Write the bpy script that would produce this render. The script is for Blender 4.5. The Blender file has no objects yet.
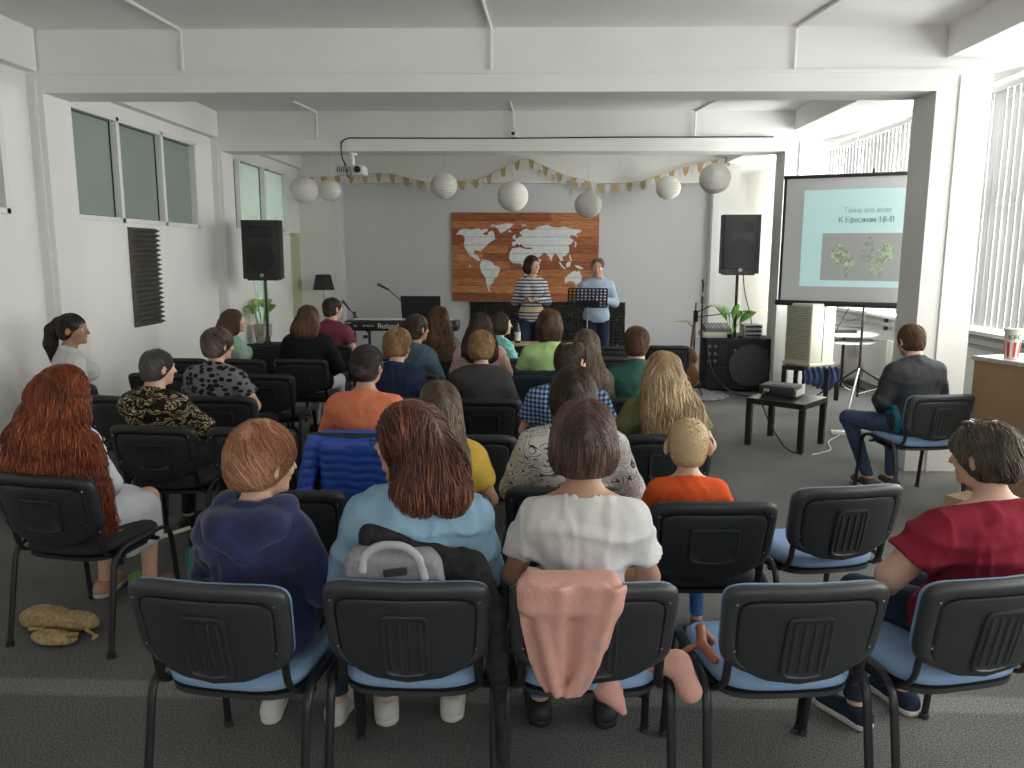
import bpy, bmesh, math, random
import numpy as np
from mathutils import Vector, Matrix, Euler
from mathutils.geometry import tessellate_polygon
try:
    import openvdb as vdb
except ImportError:
    import pyopenvdb as vdb

sc = bpy.context.scene
COL = sc.collection
R = math.radians
random.seed(7)
rng = np.random.default_rng(7)

# ---------------------------------------------------------------- camera, world, light, exposure
cd = bpy.data.cameras.new('camera')
cam = bpy.data.objects.new('camera', cd)
COL.objects.link(cam)
cd.sensor_width = 36.0
cd.lens = 795.0 / 1024.0 * 36.0
cd.clip_start = 0.05
def cam_basis():
    P, Yw, Ro = R(9.3), R(1.66), R(0.2)
    f = Vector((-math.sin(Yw)*math.cos(P), math.cos(Yw)*math.cos(P), -math.sin(P)))
    r = Vector((math.cos(Yw), math.sin(Yw), 0)); u = r.cross(f)
    r2 = r*math.cos(Ro) + u*math.sin(Ro); u2 = -r*math.sin(Ro) + u*math.cos(Ro)
    return Matrix((r2, u2, -f)).transposed()
cam.matrix_world = Matrix.Translation((0, 0, 1.77)) @ cam_basis().to_4x4()
sc.camera = cam

sc.view_settings.view_transform = 'Standard'
sc.view_settings.look = 'None'
sc.view_settings.gamma = 1
sc.view_settings.use_curve_mapping = False
sc.view_settings.exposure = 0.2
sc.render.film_transparent = False
sc.cycles.use_denoising = True
sc.cycles.max_bounces = 8
sc.cycles.diffuse_bounces = 6
sc.cycles.caustics_reflective = False
sc.cycles.caustics_refractive = False
sc.cycles.sample_clamp_indirect = 6.0

w = bpy.data.worlds.new('overcast_sky'); sc.world = w
w.use_nodes = True
wn = w.node_tree.nodes; wn.clear()
wo = wn.new('ShaderNodeOutputWorld'); wb = wn.new('ShaderNodeBackground')
wb.inputs['Color'].default_value = (1.0, 0.99, 0.97, 1); wb.inputs['Strength'].default_value = 1.6
w.node_tree.links.new(wb.outputs[0], wo.inputs[0])

def area(name, loc, rot, sx, sy, power, col=(1, 1, 1)):
    l = bpy.data.lights.new(name, 'AREA'); l.shape = 'RECTANGLE'; l.size = sx; l.size_y = sy
    l.energy = power; l.color = col
    o = bpy.data.objects.new(name, l); COL.objects.link(o); o.location = loc; o.rotation_euler = rot
    return o
# daylight outside the window band of the right wall (beyond the blinds) and the windows behind the camera
area('daylight_window_front', (5.05, 10.0, 2.25), (0, R(90), 0), 2.5, 6.6, 1650, (1.0, 0.99, 0.965))
area('daylight_window_middle', (5.05, 3.3, 2.25), (0, R(90), 0), 2.5, 6.4, 240, (1.0, 0.985, 0.955))
area('daylight_window_rear', (5.05, -2.6, 2.25), (0, R(90), 0), 2.5, 4.6, 70, (1.0, 0.975, 0.94))
area('daylight_rear_wall_window', (0.0, -5.2, 2.0), (R(90), 0, 0), 5.5, 2.2, 55, (1.0, 0.95, 0.88))

area('added_daylight_far', (5.05, 14.55, 2.25), (0, R(90), 0), 2.5, 1.9, 260, (1.0, 0.99, 0.965))  # lamp for an unseen window, added to brighten the far aisle
# daylight outside the last window band and glass door of the left wall
area('daylight_left_window', (-4.40, 11.95, 2.56), (0, R(-90), 0), 1.0, 2.5, 260, (1.0, 0.98, 0.95))
area('daylight_left_door', (-4.40, 11.75, 1.05), (0, R(-90), 0), 1.6, 0.6, 90, (0.95, 1.0, 0.93))

# ---------------------------------------------------------------- materials
MATS = {}
def nodes_of(m):
    m.use_nodes = True
    return m.node_tree.nodes, m.node_tree.links, m.node_tree.nodes['Principled BSDF']
def mat(name, col, rough=0.6, metal=0.0, noise=0.0, nscale=8.0, bump=0.0, bscale=60.0, spec=0.5, coat=0.0, sheen=0.0, col2=None, stretch=None):
    if name in MATS: return MATS[name]
    m = bpy.data.materials.new(name); MATS[name] = m
    n, l, b = nodes_of(m)
    b.inputs['Base Color'].default_value = (*col, 1)
    b.inputs['Roughness'].default_value = rough
    b.inputs['Metallic'].default_value = metal
    b.inputs['Specular IOR Level'].default_value = spec
    b.inputs['Coat Weight'].default_value = coat
    b.inputs['Sheen Weight'].default_value = sheen
    tc = n.new('ShaderNodeTexCoord'); src = tc.outputs['Object']
    if stretch:
        mp = n.new('ShaderNodeMapping'); mp.inputs['Scale'].default_value = stretch
        l.new(src, mp.inputs[0]); src = mp.outputs[0]
    if noise > 0 or col2:
        nz = n.new('ShaderNodeTexNoise'); nz.inputs['Scale'].default_value = nscale; nz.inputs['Detail'].default_value = 5
        l.new(src, nz.inputs['Vector'])
        mx = n.new('ShaderNodeMix'); mx.data_type = 'RGBA'
        c2 = col2 if col2 else tuple(max(0, c*(1-noise)) for c in col)
        c1 = col if col2 else tuple(min(1, c*(1+noise)) for c in col)
        mx.inputs['A'].default_value = (*c1, 1); mx.inputs['B'].default_value = (*c2, 1)
        rp = n.new('ShaderNodeMapRange'); rp.inputs['From Min'].default_value = 0.35; rp.inputs['From Max'].default_value = 0.65
        l.new(nz.outputs[0], rp.inputs['Value']); l.new(rp.outputs[0], mx.inputs['Factor'])
        l.new(mx.outputs['Result'], b.inputs['Base Color'])
    if bump > 0:
        nb = n.new('ShaderNodeTexNoise'); nb.inputs['Scale'].default_value = bscale; nb.inputs['Detail'].default_value = 4
        l.new(src, nb.inputs['Vector'])
        bp = n.new('ShaderNodeBump'); bp.inputs['Strength'].default_value = bump; bp.inputs['Distance'].default_value = 0.01
        l.new(nb.outputs[0], bp.inputs['Height']); l.new(bp.outputs[0], b.inputs['Normal'])
    return m

WHITE = mat('wall_paint', (0.83, 0.82, 0.795), 0.75, noise=0.015, nscale=1.5, bump=0.06, bscale=45)
CEIL = mat('ceiling_paint', (0.80, 0.79, 0.77), 0.85, noise=0.02, nscale=2.0, bump=0.08, bscale=35)
GREYWALL = mat('grey_wall_paint', (0.66, 0.66, 0.675), 0.8, noise=0.015, nscale=1.0, bump=0.05, bscale=50)
TRIMW = mat('white_trim', (0.78, 0.78, 0.77), 0.45)
PLASTIC = mat('black_plastic', (0.034, 0.036, 0.040), 0.42, bump=0.12, bscale=260, spec=0.55)
PLASTIC2 = mat('black_plastic_panel', (0.027, 0.029, 0.033), 0.36, bump=0.1, bscale=260, spec=0.55)
mat('black_plastic_worn', (0.017, 0.018, 0.020), 0.48, bump=0.12, bscale=260, spec=0.45)
BLACKFAB = mat('black_upholstery', (0.020, 0.020, 0.023), 0.9, bump=0.25, bscale=500)
BLUEFAB = mat('blue_upholstery', (0.23, 0.36, 0.56), 0.9, noise=0.05, nscale=300, bump=0.25, bscale=500)
BLKMETAL = mat('black_metal', (0.022, 0.022, 0.025), 0.38, metal=0.3)
CHROME = mat('bright_metal', (0.62, 0.62, 0.62), 0.25, metal=1.0)
BLACK = mat('matte_black', (0.014, 0.014, 0.016), 0.6)
GLOSSBLK = mat('dark_screw_hole', (0.006, 0.006, 0.007), 0.3)
LACK = mat('black_brown_laminate', (0.022, 0.018, 0.019), 0.28, spec=0.5)

def carpet():
    m = bpy.data.materials.new('carpet'); n, l, b = nodes_of(m)
    tc = n.new('ShaderNodeTexCoord')
    n1 = n.new('ShaderNodeTexNoise'); n1.inputs['Scale'].default_value = 170; n1.inputs['Detail'].default_value = 3
    n2 = n.new('ShaderNodeTexNoise'); n2.inputs['Scale'].default_value = 1.1; n2.inputs['Detail'].default_value = 6
    n3 = n.new('ShaderNodeTexNoise'); n3.inputs['Scale'].default_value = 55; n3.inputs['Detail'].default_value = 4
    for k in (n1, n2, n3): l.new(tc.outputs['Object'], k.inputs['Vector'])
    r1 = n.new('ShaderNodeValToRGB'); e = r1.color_ramp.elements
    e[0].position = 0.36; e[0].color = (0.062, 0.061, 0.060, 1); e[1].position = 0.66; e[1].color = (0.235, 0.23, 0.226, 1)
    l.new(n1.outputs[0], r1.inputs[0])
    r2 = n.new('ShaderNodeMapRange'); r2.inputs['From Min'].default_value = 0.3; r2.inputs['From Max'].default_value = 0.7
    r2.inputs['To Min'].default_value = 0.78; r2.inputs['To Max'].default_value = 1.22
    l.new(n2.outputs[0], r2.inputs[0])
    # worn pale band where two carpet strips meet, running across the room
    sp = n.new('ShaderNodeSeparateXYZ'); l.new(tc.outputs['Object'], sp.inputs[0])
    ad = n.new('ShaderNodeMath'); ad.operation = 'ADD'; l.new(sp.outputs['Y'], ad.inputs[0]); ad.inputs[1].default_value = -2.98
    ab = n.new('ShaderNodeMath'); ab.operation = 'ABSOLUTE'; l.new(ad.outputs[0], ab.inputs[0])
    mr = n.new('ShaderNodeMapRange'); mr.inputs['From Min'].default_value = 0.045; mr.inputs['From Max'].default_value = 0.075
    mr.inputs['To Min'].default_value = 1.0; mr.inputs['To Max'].default_value = 0.0
    l.new(ab.outputs[0], mr.inputs[0])
    wn_ = n.new('ShaderNodeMath'); wn_.operation = 'MULTIPLY_ADD'; l.new(mr.outputs[0], wn_.inputs[0]); wn_.inputs[1].default_value = 0.55; wn_.inputs[2].default_value = 1.0
    m3 = n.new('ShaderNodeMath'); m3.operation = 'MULTIPLY'; l.new(r2.outputs[0], m3.inputs[0]); l.new(wn_.outputs[0], m3.inputs[1])
    mx = n.new('ShaderNodeMix'); mx.data_type = 'RGBA'; mx.blend_type = 'MULTIPLY'; mx.inputs['Factor'].default_value = 1
    l.new(r1.outputs[0], mx.inputs['A']); l.new(m3.outputs[0], mx.inputs['B'])
    l.new(mx.outputs['Result'], b.inputs['Base Color'])
    b.inputs['Roughness'].default_value = 1.0; b.inputs['Specular IOR Level'].default_value = 0.1
    bp = n.new('ShaderNodeBump'); bp.inputs['Strength'].default_value = 0.6; bp.inputs['Distance'].default_value = 0.01
    l.new(n3.outputs[0], bp.inputs['Height']); l.new(bp.outputs[0], b.inputs['Normal'])
    return m
CARPET = carpet()

# ---------------------------------------------------------------- object helpers
def tag(o, label=None, cat=None, group=None, kind=None):
    if label: o['label'] = label
    if cat: o['category'] = cat
    if group: o['group'] = group
    if kind: o['kind'] = kind
    return o
def empty(name, loc=(0, 0, 0), rz=0.0, label=None, cat=None, group=None, kind=None):
    o = bpy.data.objects.new(name, None); COL.objects.link(o); o.location = loc; o.rotation_euler = (0, 0, rz)
    o.empty_display_size = 0.1
    return tag(o, label, cat, group, kind)
def link(name, me, m=None, parent=None, loc=None, smooth=True, rot=None):
    o = bpy.data.objects.new(name, me); COL.objects.link(o)
    if m is not None:
        for q in (m if isinstance(m, (list, tuple)) else [m]): me.materials.append(q)
    if parent is not None: o.parent = parent
    if loc is not None: o.location = loc
    if rot is not None: o.rotation_euler = rot
    if smooth:
        me.polygons.foreach_set('use_smooth', [True]*len(me.polygons))
    return o
def copy_tree(o, parent=None):
    c = o.copy(); COL.objects.link(c)
    if parent is not None: c.parent = parent
    for ch in list(o.children): copy_tree(ch, c)
    return c

class MB:
    """collects shapes in one bmesh"""
    def __init__(s): s.bm = bmesh.new()
    def box(s, c, d, rot=None, bevel=0.0, seg=2):
        r = bmesh.ops.create_cube(s.bm, size=1.0); vs = r['verts']
        M = Matrix.Translation(c) @ (Euler(rot).to_matrix().to_4x4() if rot else Matrix()) @ Matrix.Diagonal((*d, 1))
        bmesh.ops.transform(s.bm, matrix=M, verts=vs)
        if bevel > 0:
            es = list({e for v in vs for e in v.link_edges})
            bmesh.ops.bevel(s.bm, geom=es, offset=bevel, segments=seg, affect='EDGES', profile=0.5)
        return s
    def span(s, a, b, bevel=0.0):
        return s.box([(a[i]+b[i])/2 for i in range(3)], [abs(b[i]-a[i]) for i in range(3)], bevel=bevel)
    def cyl(s, a, b, r, r2=None, seg=16, cap=True):
        a = Vector(a); b = Vector(b); d = b-a
        res = bmesh.ops.create_cone(s.bm, cap_ends=cap, segments=seg, radius1=r, radius2=r if r2 is None else r2, depth=d.length)
        M = Matrix.Translation((a+b)/2) @ d.to_track_quat('Z', 'Y').to_matrix().to_4x4()
        bmesh.ops.transform(s.bm, matrix=M, verts=res['verts']); return s
    def ball(s, c, r, seg=20, rot=None):
        res = bmesh.ops.create_uvsphere(s.bm, u_segments=seg, v_segments=max(6, seg//2), radius=1.0)
        rr = (r, r, r) if not hasattr(r, '__len__') else r
        M = Matrix.Translation(c) @ (Euler(rot).to_matrix().to_4x4() if rot else Matrix()) @ Matrix.Diagonal((*rr, 1))
        bmesh.ops.transform(s.bm, matrix=M, verts=res['verts']); return s
    def tube(s, pts, r, seg=10, rad2=None, corner=0.0, cap=True):
        """sweep a round or oval section along a polyline; corners rounded by bezier arcs"""
        P = [Vector(p) for p in pts]
        if corner > 0 and len(P) > 2:
            Q = [P[0]]
            for i in range(1, len(P)-1):
                a, b, c = P[i-1], P[i], P[i+1]
                k = min(corner, (b-a).length*0.49, (c-b).length*0.49)
                p0 = b + (a-b).normalized()*k; p2 = b + (c-b).normalized()*k
                for t in np.linspace(0, 1, 7): Q.append(p0*(1-t)**2 + b*2*t*(1-t) + p2*t*t)
            Q.append(P[-1]); P = Q
        rads = r if hasattr(r, '__len__') else [r]*len(P)
        if len(rads) != len(P): rads = list(np.interp(np.linspace(0, 1, len(P)), np.linspace(0, 1, len(rads)), rads))
        rings = []; prev = None
        for i, p in enumerate(P):
            t = (P[min(i+1, len(P)-1)] - P[max(i-1, 0)]).normalized()
            if prev is None:
                up = Vector((1, 0, 0)) if abs(t.x) < 0.9 else Vector((0, 1, 0))
                u = (up - t*up.dot(t)).normalized()
            else:
                u = (prev - t*prev.dot(t)).normalized()
            prev = u; v = t.cross(u)
            ra = rads[i]; rb = ra if rad2 is None else rad2
            rings.append([s.bm.verts.new(p + u*(ra*math.cos(a)) + v*(rb*math.sin(a))) for a in np.linspace(0, 2*math.pi, seg, endpoint=False)])
        for A, B in zip(rings[:-1], rings[1:]):
            for k in range(seg): s.bm.faces.new((A[k], A[(k+1) % seg], B[(k+1) % seg], B[k]))
        if cap:
            s.bm.faces.new(rings[0][::-1]); s.bm.faces.new(rings[-1])
        return s
    def rings(s, R_, closed_ends=True, cyc=True):
        V = [[s.bm.verts.new(p) for p in r] for r in R_]; n = len(V[0])
        for A, B in zip(V[:-1], V[1:]):
            for k in range(n if cyc else n-1): s.bm.faces.new((A[k], A[(k+1) % n], B[(k+1) % n], B[k]))
        if closed_ends:
            for Rg, rev in ((V[0], True), (V[-1], False)):
                c = s.bm.verts.new(sum((v.co for v in Rg), Vector())/n)
                for k in range(n):
                    f = (Rg[k], Rg[(k+1) % n], c)
                    s.bm.faces.new(f[::-1] if rev else f)
        return s
    def lathe(s, prof, c=(0, 0, 0), seg=32, M=None):
        R_ = [[Vector(c) + Vector((max(r, 1e-4)*math.cos(a), max(r, 1e-4)*math.sin(a), z)) for a in np.linspace(0, 2*math.pi, seg, endpoint=False)] for r, z in prof]
        if M is not None: R_ = [[M @ p for p in r] for r in R_]
        return s.rings(R_)
    def poly(s, pts, thick, frame):
        """flat polygon (2-D points) given thickness; frame(u,v,w) -> 3-D"""
        tri = tessellate_polygon([[Vector((p[0], p[1], 0)) for p in pts]])
        A = [s.bm.verts.new(frame(p[0], p[1], 0)) for p in pts]; B = [s.bm.verts.new(frame(p[0], p[1], thick)) for p in pts]
        for t in tri:
            try: s.bm.faces.new([B[i] for i in t])
            except ValueError: pass
            try: s.bm.faces.new([A[i] for i in reversed(t)])
            except ValueError: pass
        n = len(pts)
        for i in range(n):
            try: s.bm.faces.new((A[i], A[(i+1) % n], B[(i+1) % n], B[i]))
            except ValueError: pass
        return s
    def build(s, name, m=None, parent=None, smooth=False, loc=None, rot=None, auto=None):
        bmesh.ops.recalc_face_normals(s.bm, faces=s.bm.faces)
        me = bpy.data.meshes.new(name); s.bm.to_mesh(me); s.bm.free()
        o = link(name, me, m, parent, loc, smooth or auto is not None, rot)
        if auto is not None:
            me.set_sharp_from_angle(angle=R(auto))
        return o
def text(name, body, size, m, parent, loc, rot, extrude=0.001, align='CENTER'):
    c = bpy.data.curves.new(name, 'FONT'); c.body = body; c.size = 1.0; c.extrude = extrude/size; c.align_x = align; c.align_y = 'CENTER'
    o = bpy.data.objects.new(name, c); COL.objects.link(o); o.data.materials.append(m)
    me = bpy.data.meshes.new_from_object(o); me.name = name; bpy.data.objects.remove(o); me.transform(Matrix.Scale(size, 4))
    o = link(name, me, None, parent, loc, False, rot)
    return o

GLYPHS = {   # simple pen strokes, x 0..w, z 0..1 (x-height 0.68)
 'Т': (0.62, [[(0, 1), (0.62, 1)], [(0.31, 1), (0.31, 0)]]), 'К': (0.56, [[(0, 0), (0, 1)], [(0.54, 1), (0, 0.48)], [(0.14, 0.60), (0.56, 0)]]),
 'Е': (0.5, [[(0.5, 1), (0, 1), (0, 0), (0.5, 0)], [(0, 0.52), (0.44, 0.52)]]),
 'а': (0.44, [[(0.04, 0.58), (0.20, 0.68), (0.40, 0.58), (0.42, 0.0)], [(0.42, 0.40), (0.14, 0.38), (0.0, 0.20), (0.12, 0.0), (0.30, 0.03), (0.42, 0.16)]]),
 'и': (0.44, [[(0, 0.68), (0, 0)], [(0, 0), (0.44, 0.68)], [(0.44, 0.68), (0.44, 0)]]), 'й': (0.44, [[(0, 0.68), (0, 0)], [(0, 0), (0.44, 0.68)], [(0.44, 0.68), (0.44, 0)], [(0.10, 0.92), (0.22, 0.82), (0.34, 0.92)]]),
 'н': (0.42, [[(0, 0), (0, 0.68)], [(0.42, 0), (0.42, 0.68)], [(0, 0.36), (0.42, 0.36)]]),
 'е': (0.44, [[(0.0, 0.35), (0.44, 0.35), (0.38, 0.60), (0.22, 0.68), (0.06, 0.58), (0.0, 0.34), (0.06, 0.10), (0.22, 0.0), (0.42, 0.08)]]),
 'г': (0.32, [[(0, 0), (0, 0.68), (0.32, 0.68)]]), 'о': (0.46, [[(0.23, 0.68), (0.05, 0.58), (0, 0.34), (0.05, 0.10), (0.23, 0), (0.41, 0.10), (0.46, 0.34), (0.41, 0.58), (0.23, 0.68)]]),
 'в': (0.40, [[(0, 0), (0, 0.68), (0.28, 0.66), (0.34, 0.52), (0.26, 0.37), (0, 0.36)], [(0.26, 0.37), (0.40, 0.20), (0.30, 0.01), (0, 0)]]),
 'л': (0.44, [[(0, 0), (0.10, 0.10), (0.14, 0.68), (0.44, 0.68), (0.44, 0)]]), 'с': (0.38, [[(0.38, 0.58), (0.22, 0.68), (0.05, 0.58), (0, 0.34), (0.05, 0.10), (0.22, 0), (0.38, 0.10)]]),
 'ф': (0.62, [[(0.31, 0.98), (0.31, -0.24)], [(0.31, 0.68), (0.08, 0.60), (0, 0.34), (0.08, 0.08), (0.31, 0), (0.54, 0.08), (0.62, 0.34), (0.54, 0.60), (0.31, 0.68)]]),
 'я': (0.42, [[(0.42, 0), (0.42, 0.68), (0.14, 0.66), (0.04, 0.50), (0.14, 0.33), (0.42, 0.32)], [(0.20, 0.32), (0, 0)]]), 'м': (0.54, [[(0, 0), (0, 0.68)], [(0, 0.68), (0.27, 0.10)], [(0.27, 0.10), (0.54, 0.68)], [(0.54, 0.68), (0.54, 0)]]),
 '1': (0.26, [[(0, 0.80), (0.20, 1), (0.20, 0)]]), ':': (0.10, [[(0.05, 0.08), (0.05, 0.0)], [(0.05, 0.60), (0.05, 0.52)]]), '-': (0.28, [[(0, 0.36), (0.28, 0.36)]]),
 '8': (0.46, [[(0.23, 0.53), (0.04, 0.66), (0.05, 0.90), (0.23, 1), (0.41, 0.90), (0.42, 0.66), (0.23, 0.53), (0.02, 0.36), (0.03, 0.10), (0.23, 0), (0.43, 0.10), (0.44, 0.36), (0.23, 0.53)]]), ' ': (0.26, []),
}
def stroke_text(name, body, size, m, parent, loc, wgt=0.055):
    tot = sum(GLYPHS[c][0]+0.16 for c in body)-0.16; x = -tot/2; mb = MB()
    for c in body:
        w_, st = GLYPHS[c]
        for p in st: mb.tube([((x+u)*size, 0, (v-0.5)*size) for u, v in p], wgt*size, seg=6, rad2=wgt*size)
        x += w_+0.16
    return mb.build(name, m, parent, loc=loc)
# ---------------------------------------------------------------- the room
XL, XR, YB, YF, ZC, YE = -4.06, 4.70, 13.9, -5.0, 3.5, 18.4
def struct(name, mb, m, **k): return tag(mb.build(name, m, **k), kind='structure')
struct('floor', MB().span((XL-0.2, YF-0.2, -0.12), (XR+0.2, YE+0.1, 0.0)), CARPET)
struct('ceiling', MB().span((XL-0.2, YF-0.2, ZC), (XR+0.2, YE+0.1, ZC+0.15)), CEIL)
# left wall with three window bands of frosted glass
def left_wall():
    m = MB(); z0, z1 = 2.06, 3.06
    holes = [(0.6, 6.15), (6.98, 9.66), (10.70, 13.15)]
    m.span((XL-0.2, YF, 0), (XL, 11.45, z0)); m.span((XL-0.2, 12.05, 0), (XL, YB, z0)); m.span((XL-0.2, 11.45, 1.85), (XL, 12.05, z0)); m.span((XL-0.2, YF, z1), (XL, YB, ZC))
    y = YF
    for a, b in holes:
        m.span((XL-0.2, y, z0), (XL, a, z1)); y = b
    m.span((XL-0.2, y, z0), (XL, YB, z1))
    struct('wall_left', m, WHITE)
    return holes
holes = left_wall()
FROST = mat('frosted_glass', (0.26, 0.315, 0.29), 0.30, noise=0.05, nscale=1.4, spec=0.6)
FROST2 = bpy.data.materials.new('pale_green_glass'); n, l, b = nodes_of(FROST2)
out = n['Material Output']; mixs = n.new('ShaderNodeMixShader'); tr = n.new('ShaderNodeBsdfTranslucent'); mixs.inputs[0].default_value = 0.5
b.inputs['Base Color'].default_value = (0.30, 0.40, 0.36, 1); b.inputs['Roughness'].default_value = 0.2; tr.inputs[0].default_value = (0.19, 0.21, 0.195, 1)
l.new(b.outputs[0], mixs.inputs[1]); l.new(tr.outputs[0], mixs.inputs[2]); l.new(mixs.outputs[0], out.inputs[0])
splits = [[0.6, 1.75, 2.85, 3.95, 5.05, 6.15], [6.98, 7.86, 8.78, 9.66], [10.70, 11.06, 12.06, 13.15]]
for i, (a, b) in enumerate(holes):
    z0, z1 = 2.06, 3.06
    fr = MB(); t = 0.045
    fr.span((XL-0.12, a, z0), (XL+0.015, b, z0+t), 0.004); fr.span((XL-0.12, a, z1-t), (XL+0.015, b, z1), 0.004)
    for y in splits[i]:
        yy = min(max(y, a+t/2), b-t/2)
        fr.span((XL-0.12, yy-t*0.62, z0), (XL+0.015, yy+t*0.62, z1), 0.004)
    o = struct('window_%d' % (i+1), fr, TRIMW)
    for p, q in zip(splits[i][:-1], splits[i][1:]):
        g = MB().span((XL-0.08, p+0.02, z0+0.02), (XL-0.06, q-0.02, z1-0.02)).build('window_pane', FROST if i < 2 else FROST2, o)
        s_ = MB(); e = 0.008
        for (u0, u1, v0, v1) in ((p+0.03, p+0.03+e, z0+t, z1-t), (q-0.03-e, q-0.03, z0+t, z1-t), (p+0.03, q-0.03, z0+t, z0+t+e), (p+0.03, q-0.03, z1-t-e, z1-t)):
            s_.span((XL-0.06, u0, v0), (XL-0.05, u1, v1))
        s_.build('pane_gasket', BLACK, o)
d_ = MB(); d_.span((XL-0.12, 11.42, 0), (XL+0.02, 11.50, 1.88), 0.004); d_.span((XL-0.12, 12.0, 0), (XL+0.02, 12.08, 1.88), 0.004); d_.span((XL-0.12, 11.42, 1.80), (XL+0.02, 12.08, 1.88), 0.004); d_.span((XL-0.10, 11.5, 0), (XL+0.0, 12.0, 0.30), 0.004)
d_ = struct('door_1', d_, TRIMW); MB().span((XL-0.08, 11.49, 0.28), (XL-0.065, 12.01, 1.82)).build('door_glass', FROST2, d_)
struct('trim_7', MB().span((XL, 13.25, 0), (XL+0.10, 13.45, 2.1)), mat('pale_green_paint', (0.50, 0.52, 0.34), 0.7))
# back wall with the grey recess
m = MB(); rx0, rx1, rz = -3.34, 2.97, 2.95
m.span((XL, 13.8, 0), (rx0, YB+0.15, ZC)); m.span((rx1, 13.8, 0), (3.42, YB+0.15, ZC)); m.span((rx0, 13.8, rz), (rx1, YB+0.15, ZC))
struct('wall_back', m, WHITE)
struct('wall_back_panel', MB().span((rx0-0.05, 14.0, 0), (rx1+0.05, 14.12, rz+0.05)), GREYWALL)
struct('trim_1', MB().span((rx0, 13.77, 0), (rx0-0.16, 13.80, rz)).span((rx1, 13.77, 0), (rx1+0.10, 13.80, rz)), TRIMW)
# right wall: window band from sill to head, running past the columns
zs, zh = 0.99, 3.42
m = MB(); m.span((XR, YF, 0), (XR+0.22, YE, zs)); m.span((XR, YF, zh), (XR+0.22, YE, ZC))
m.span((XR, 13.3, zs), (XR+0.22, 13.6, zh)); m.span((XR, 15.5, zs), (XR+0.22, YE, zh)); m.span((XR, 6.5, zs), (XR+0.22, 6.75, zh)); m.span((XR, -0.1, zs), (XR+0.22, 0.1, zh)); m.span((XR, YF, zs), (XR+0.22, YF+0.15, zh))
struct('wall_right', m, WHITE)
struct('trim_2', MB().span((XR-0.16, YF, zs-0.03), (XR+0.2, 15.6, zs+0.012), 0.006), TRIMW)
struct('wall_aisle_inner', MB().span((3.30, YB+0.15, 0), (3.42, YE, ZC)), WHITE)
struct('wall_aisle_end', MB().span((3.30, YE, 0), (XR+0.22, YE+0.15, ZC)), WHITE)
# rear wall behind the camera with a window
m = MB(); m.span((XL, YF-0.2, 0), (XR, YF, 1.0)); m.span((XL, YF-0.2, 3.1), (XR, YF, ZC)); m.span((XL, YF-0.2, 1.0), (-2.8, YF, 3.1)); m.span((2.8, YF-0.2, 1.0), (XR, YF, 3.1))
struct('wall_rear', m, WHITE)
# baseboards
struct('baseboard_left', MB().span((XL, YF, 0), (XL+0.018, YB, 0.08)), TRIMW)
struct('baseboard_back', MB().span((rx0, 13.975, 0), (rx1, 14.0, 0.07)), GREYWALL)
# cross frames: column, lintel and deep beam to the ceiling, cantilevered up to the window wall
def portal(n, y, xr, th=0.38):
    m = MB()
    m.span((XL, y, 0), (-3.93, y+th, 3.02))
    m.span((xr, y, 0), (xr+0.42, y+th, 3.02))
    m.span((XL, y, 3.02), (xr+0.42, y+th, 3.18))
    m.span((XL, y+0.02, 3.18), (xr+0.42, y+th-0.02, ZC))
    x0, x1 = xr+0.42, XR     # tapered cantilever
    prof = [(x0, 3.18), (x1, ZC-0.03), (x1, ZC), (x0, ZC)]
    m.rings([[Vector((p[0], y+0.02, p[1])) for p in prof], [Vector((p[0], y+th-0.02, p[1])) for p in prof]])
    struct('column_frame', m, CEIL)
    # thin ledge mouldings on the beam and the raised column bands
    struct('trim_%d' % n, MB().span((XL, y-0.012, 3.155), (xr+0.42, y, 3.18)).span((-4.00, y-0.016, 0), (-3.975, y, 3.13)).span((xr+0.17, y-0.016, 0), (xr+0.195, y, 3.13)), TRIMW)
portal(3, 6.5, 3.075)
portal(4, 10.14, 3.04)
m = MB()
for a, b in ((YF, 6.5), (6.88, 10.14), (10.52, 13.8)):
    m.span((XL, a, 3.18), (-3.96, b, ZC))
struct('beam_left', m, WHITE)
m = MB()
for a, b in ((YF, 6.5), (6.88, 10.14), (10.52, 13.8)):
    m.span((3.13, a, 3.26), (3.50, b, ZC))
struct('beam_right', m, WHITE)
# surface conduits running over the ceiling and down the beams
for i, (x0, y0, x1, y) in enumerate(((-2.9, 4.6, -2.79, 6.5), (-0.42, 4.6, -0.36, 6.5), (2.2, 4.6, 1.98, 6.5), (-2.85, 9.0, -2.72, 10.14), (-0.33, 9.0, -0.29, 10.14), (2.05, 9.0, 1.93, 10.14))):
    zl = 3.18 if i != 4 else 3.29
    c = MB().tube([(x0, y0, ZC-0.012), (x1, y-0.005, ZC-0.012), (x1, y-0.002, zl)], 0.013, seg=8)
    tag(c.build('conduit', WHITE, auto=40), ['white cable conduit running down the near beam at its left end', 'white cable conduit down the middle of the near beam',
        'white cable conduit down the near beam on the window side', 'white cable conduit down the second beam at its left end', 'white cable conduit above the small box on the second beam',
        'white cable conduit down the second beam on the window side'][i], 'conduit', 'ceiling cable conduits')

fr = MB()
for x_ in (-2.8, -1.43, -0.03, 1.37, 2.74): fr.span((x_, YF-0.14, 1.0), (x_+0.06, YF-0.08, 3.1))
for z_ in (1.0, 3.04): fr.span((-2.8, YF-0.14, z_), (2.8, YF-0.08, z_+0.06))
rear_window = struct('window_8', fr, TRIMW)
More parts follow.
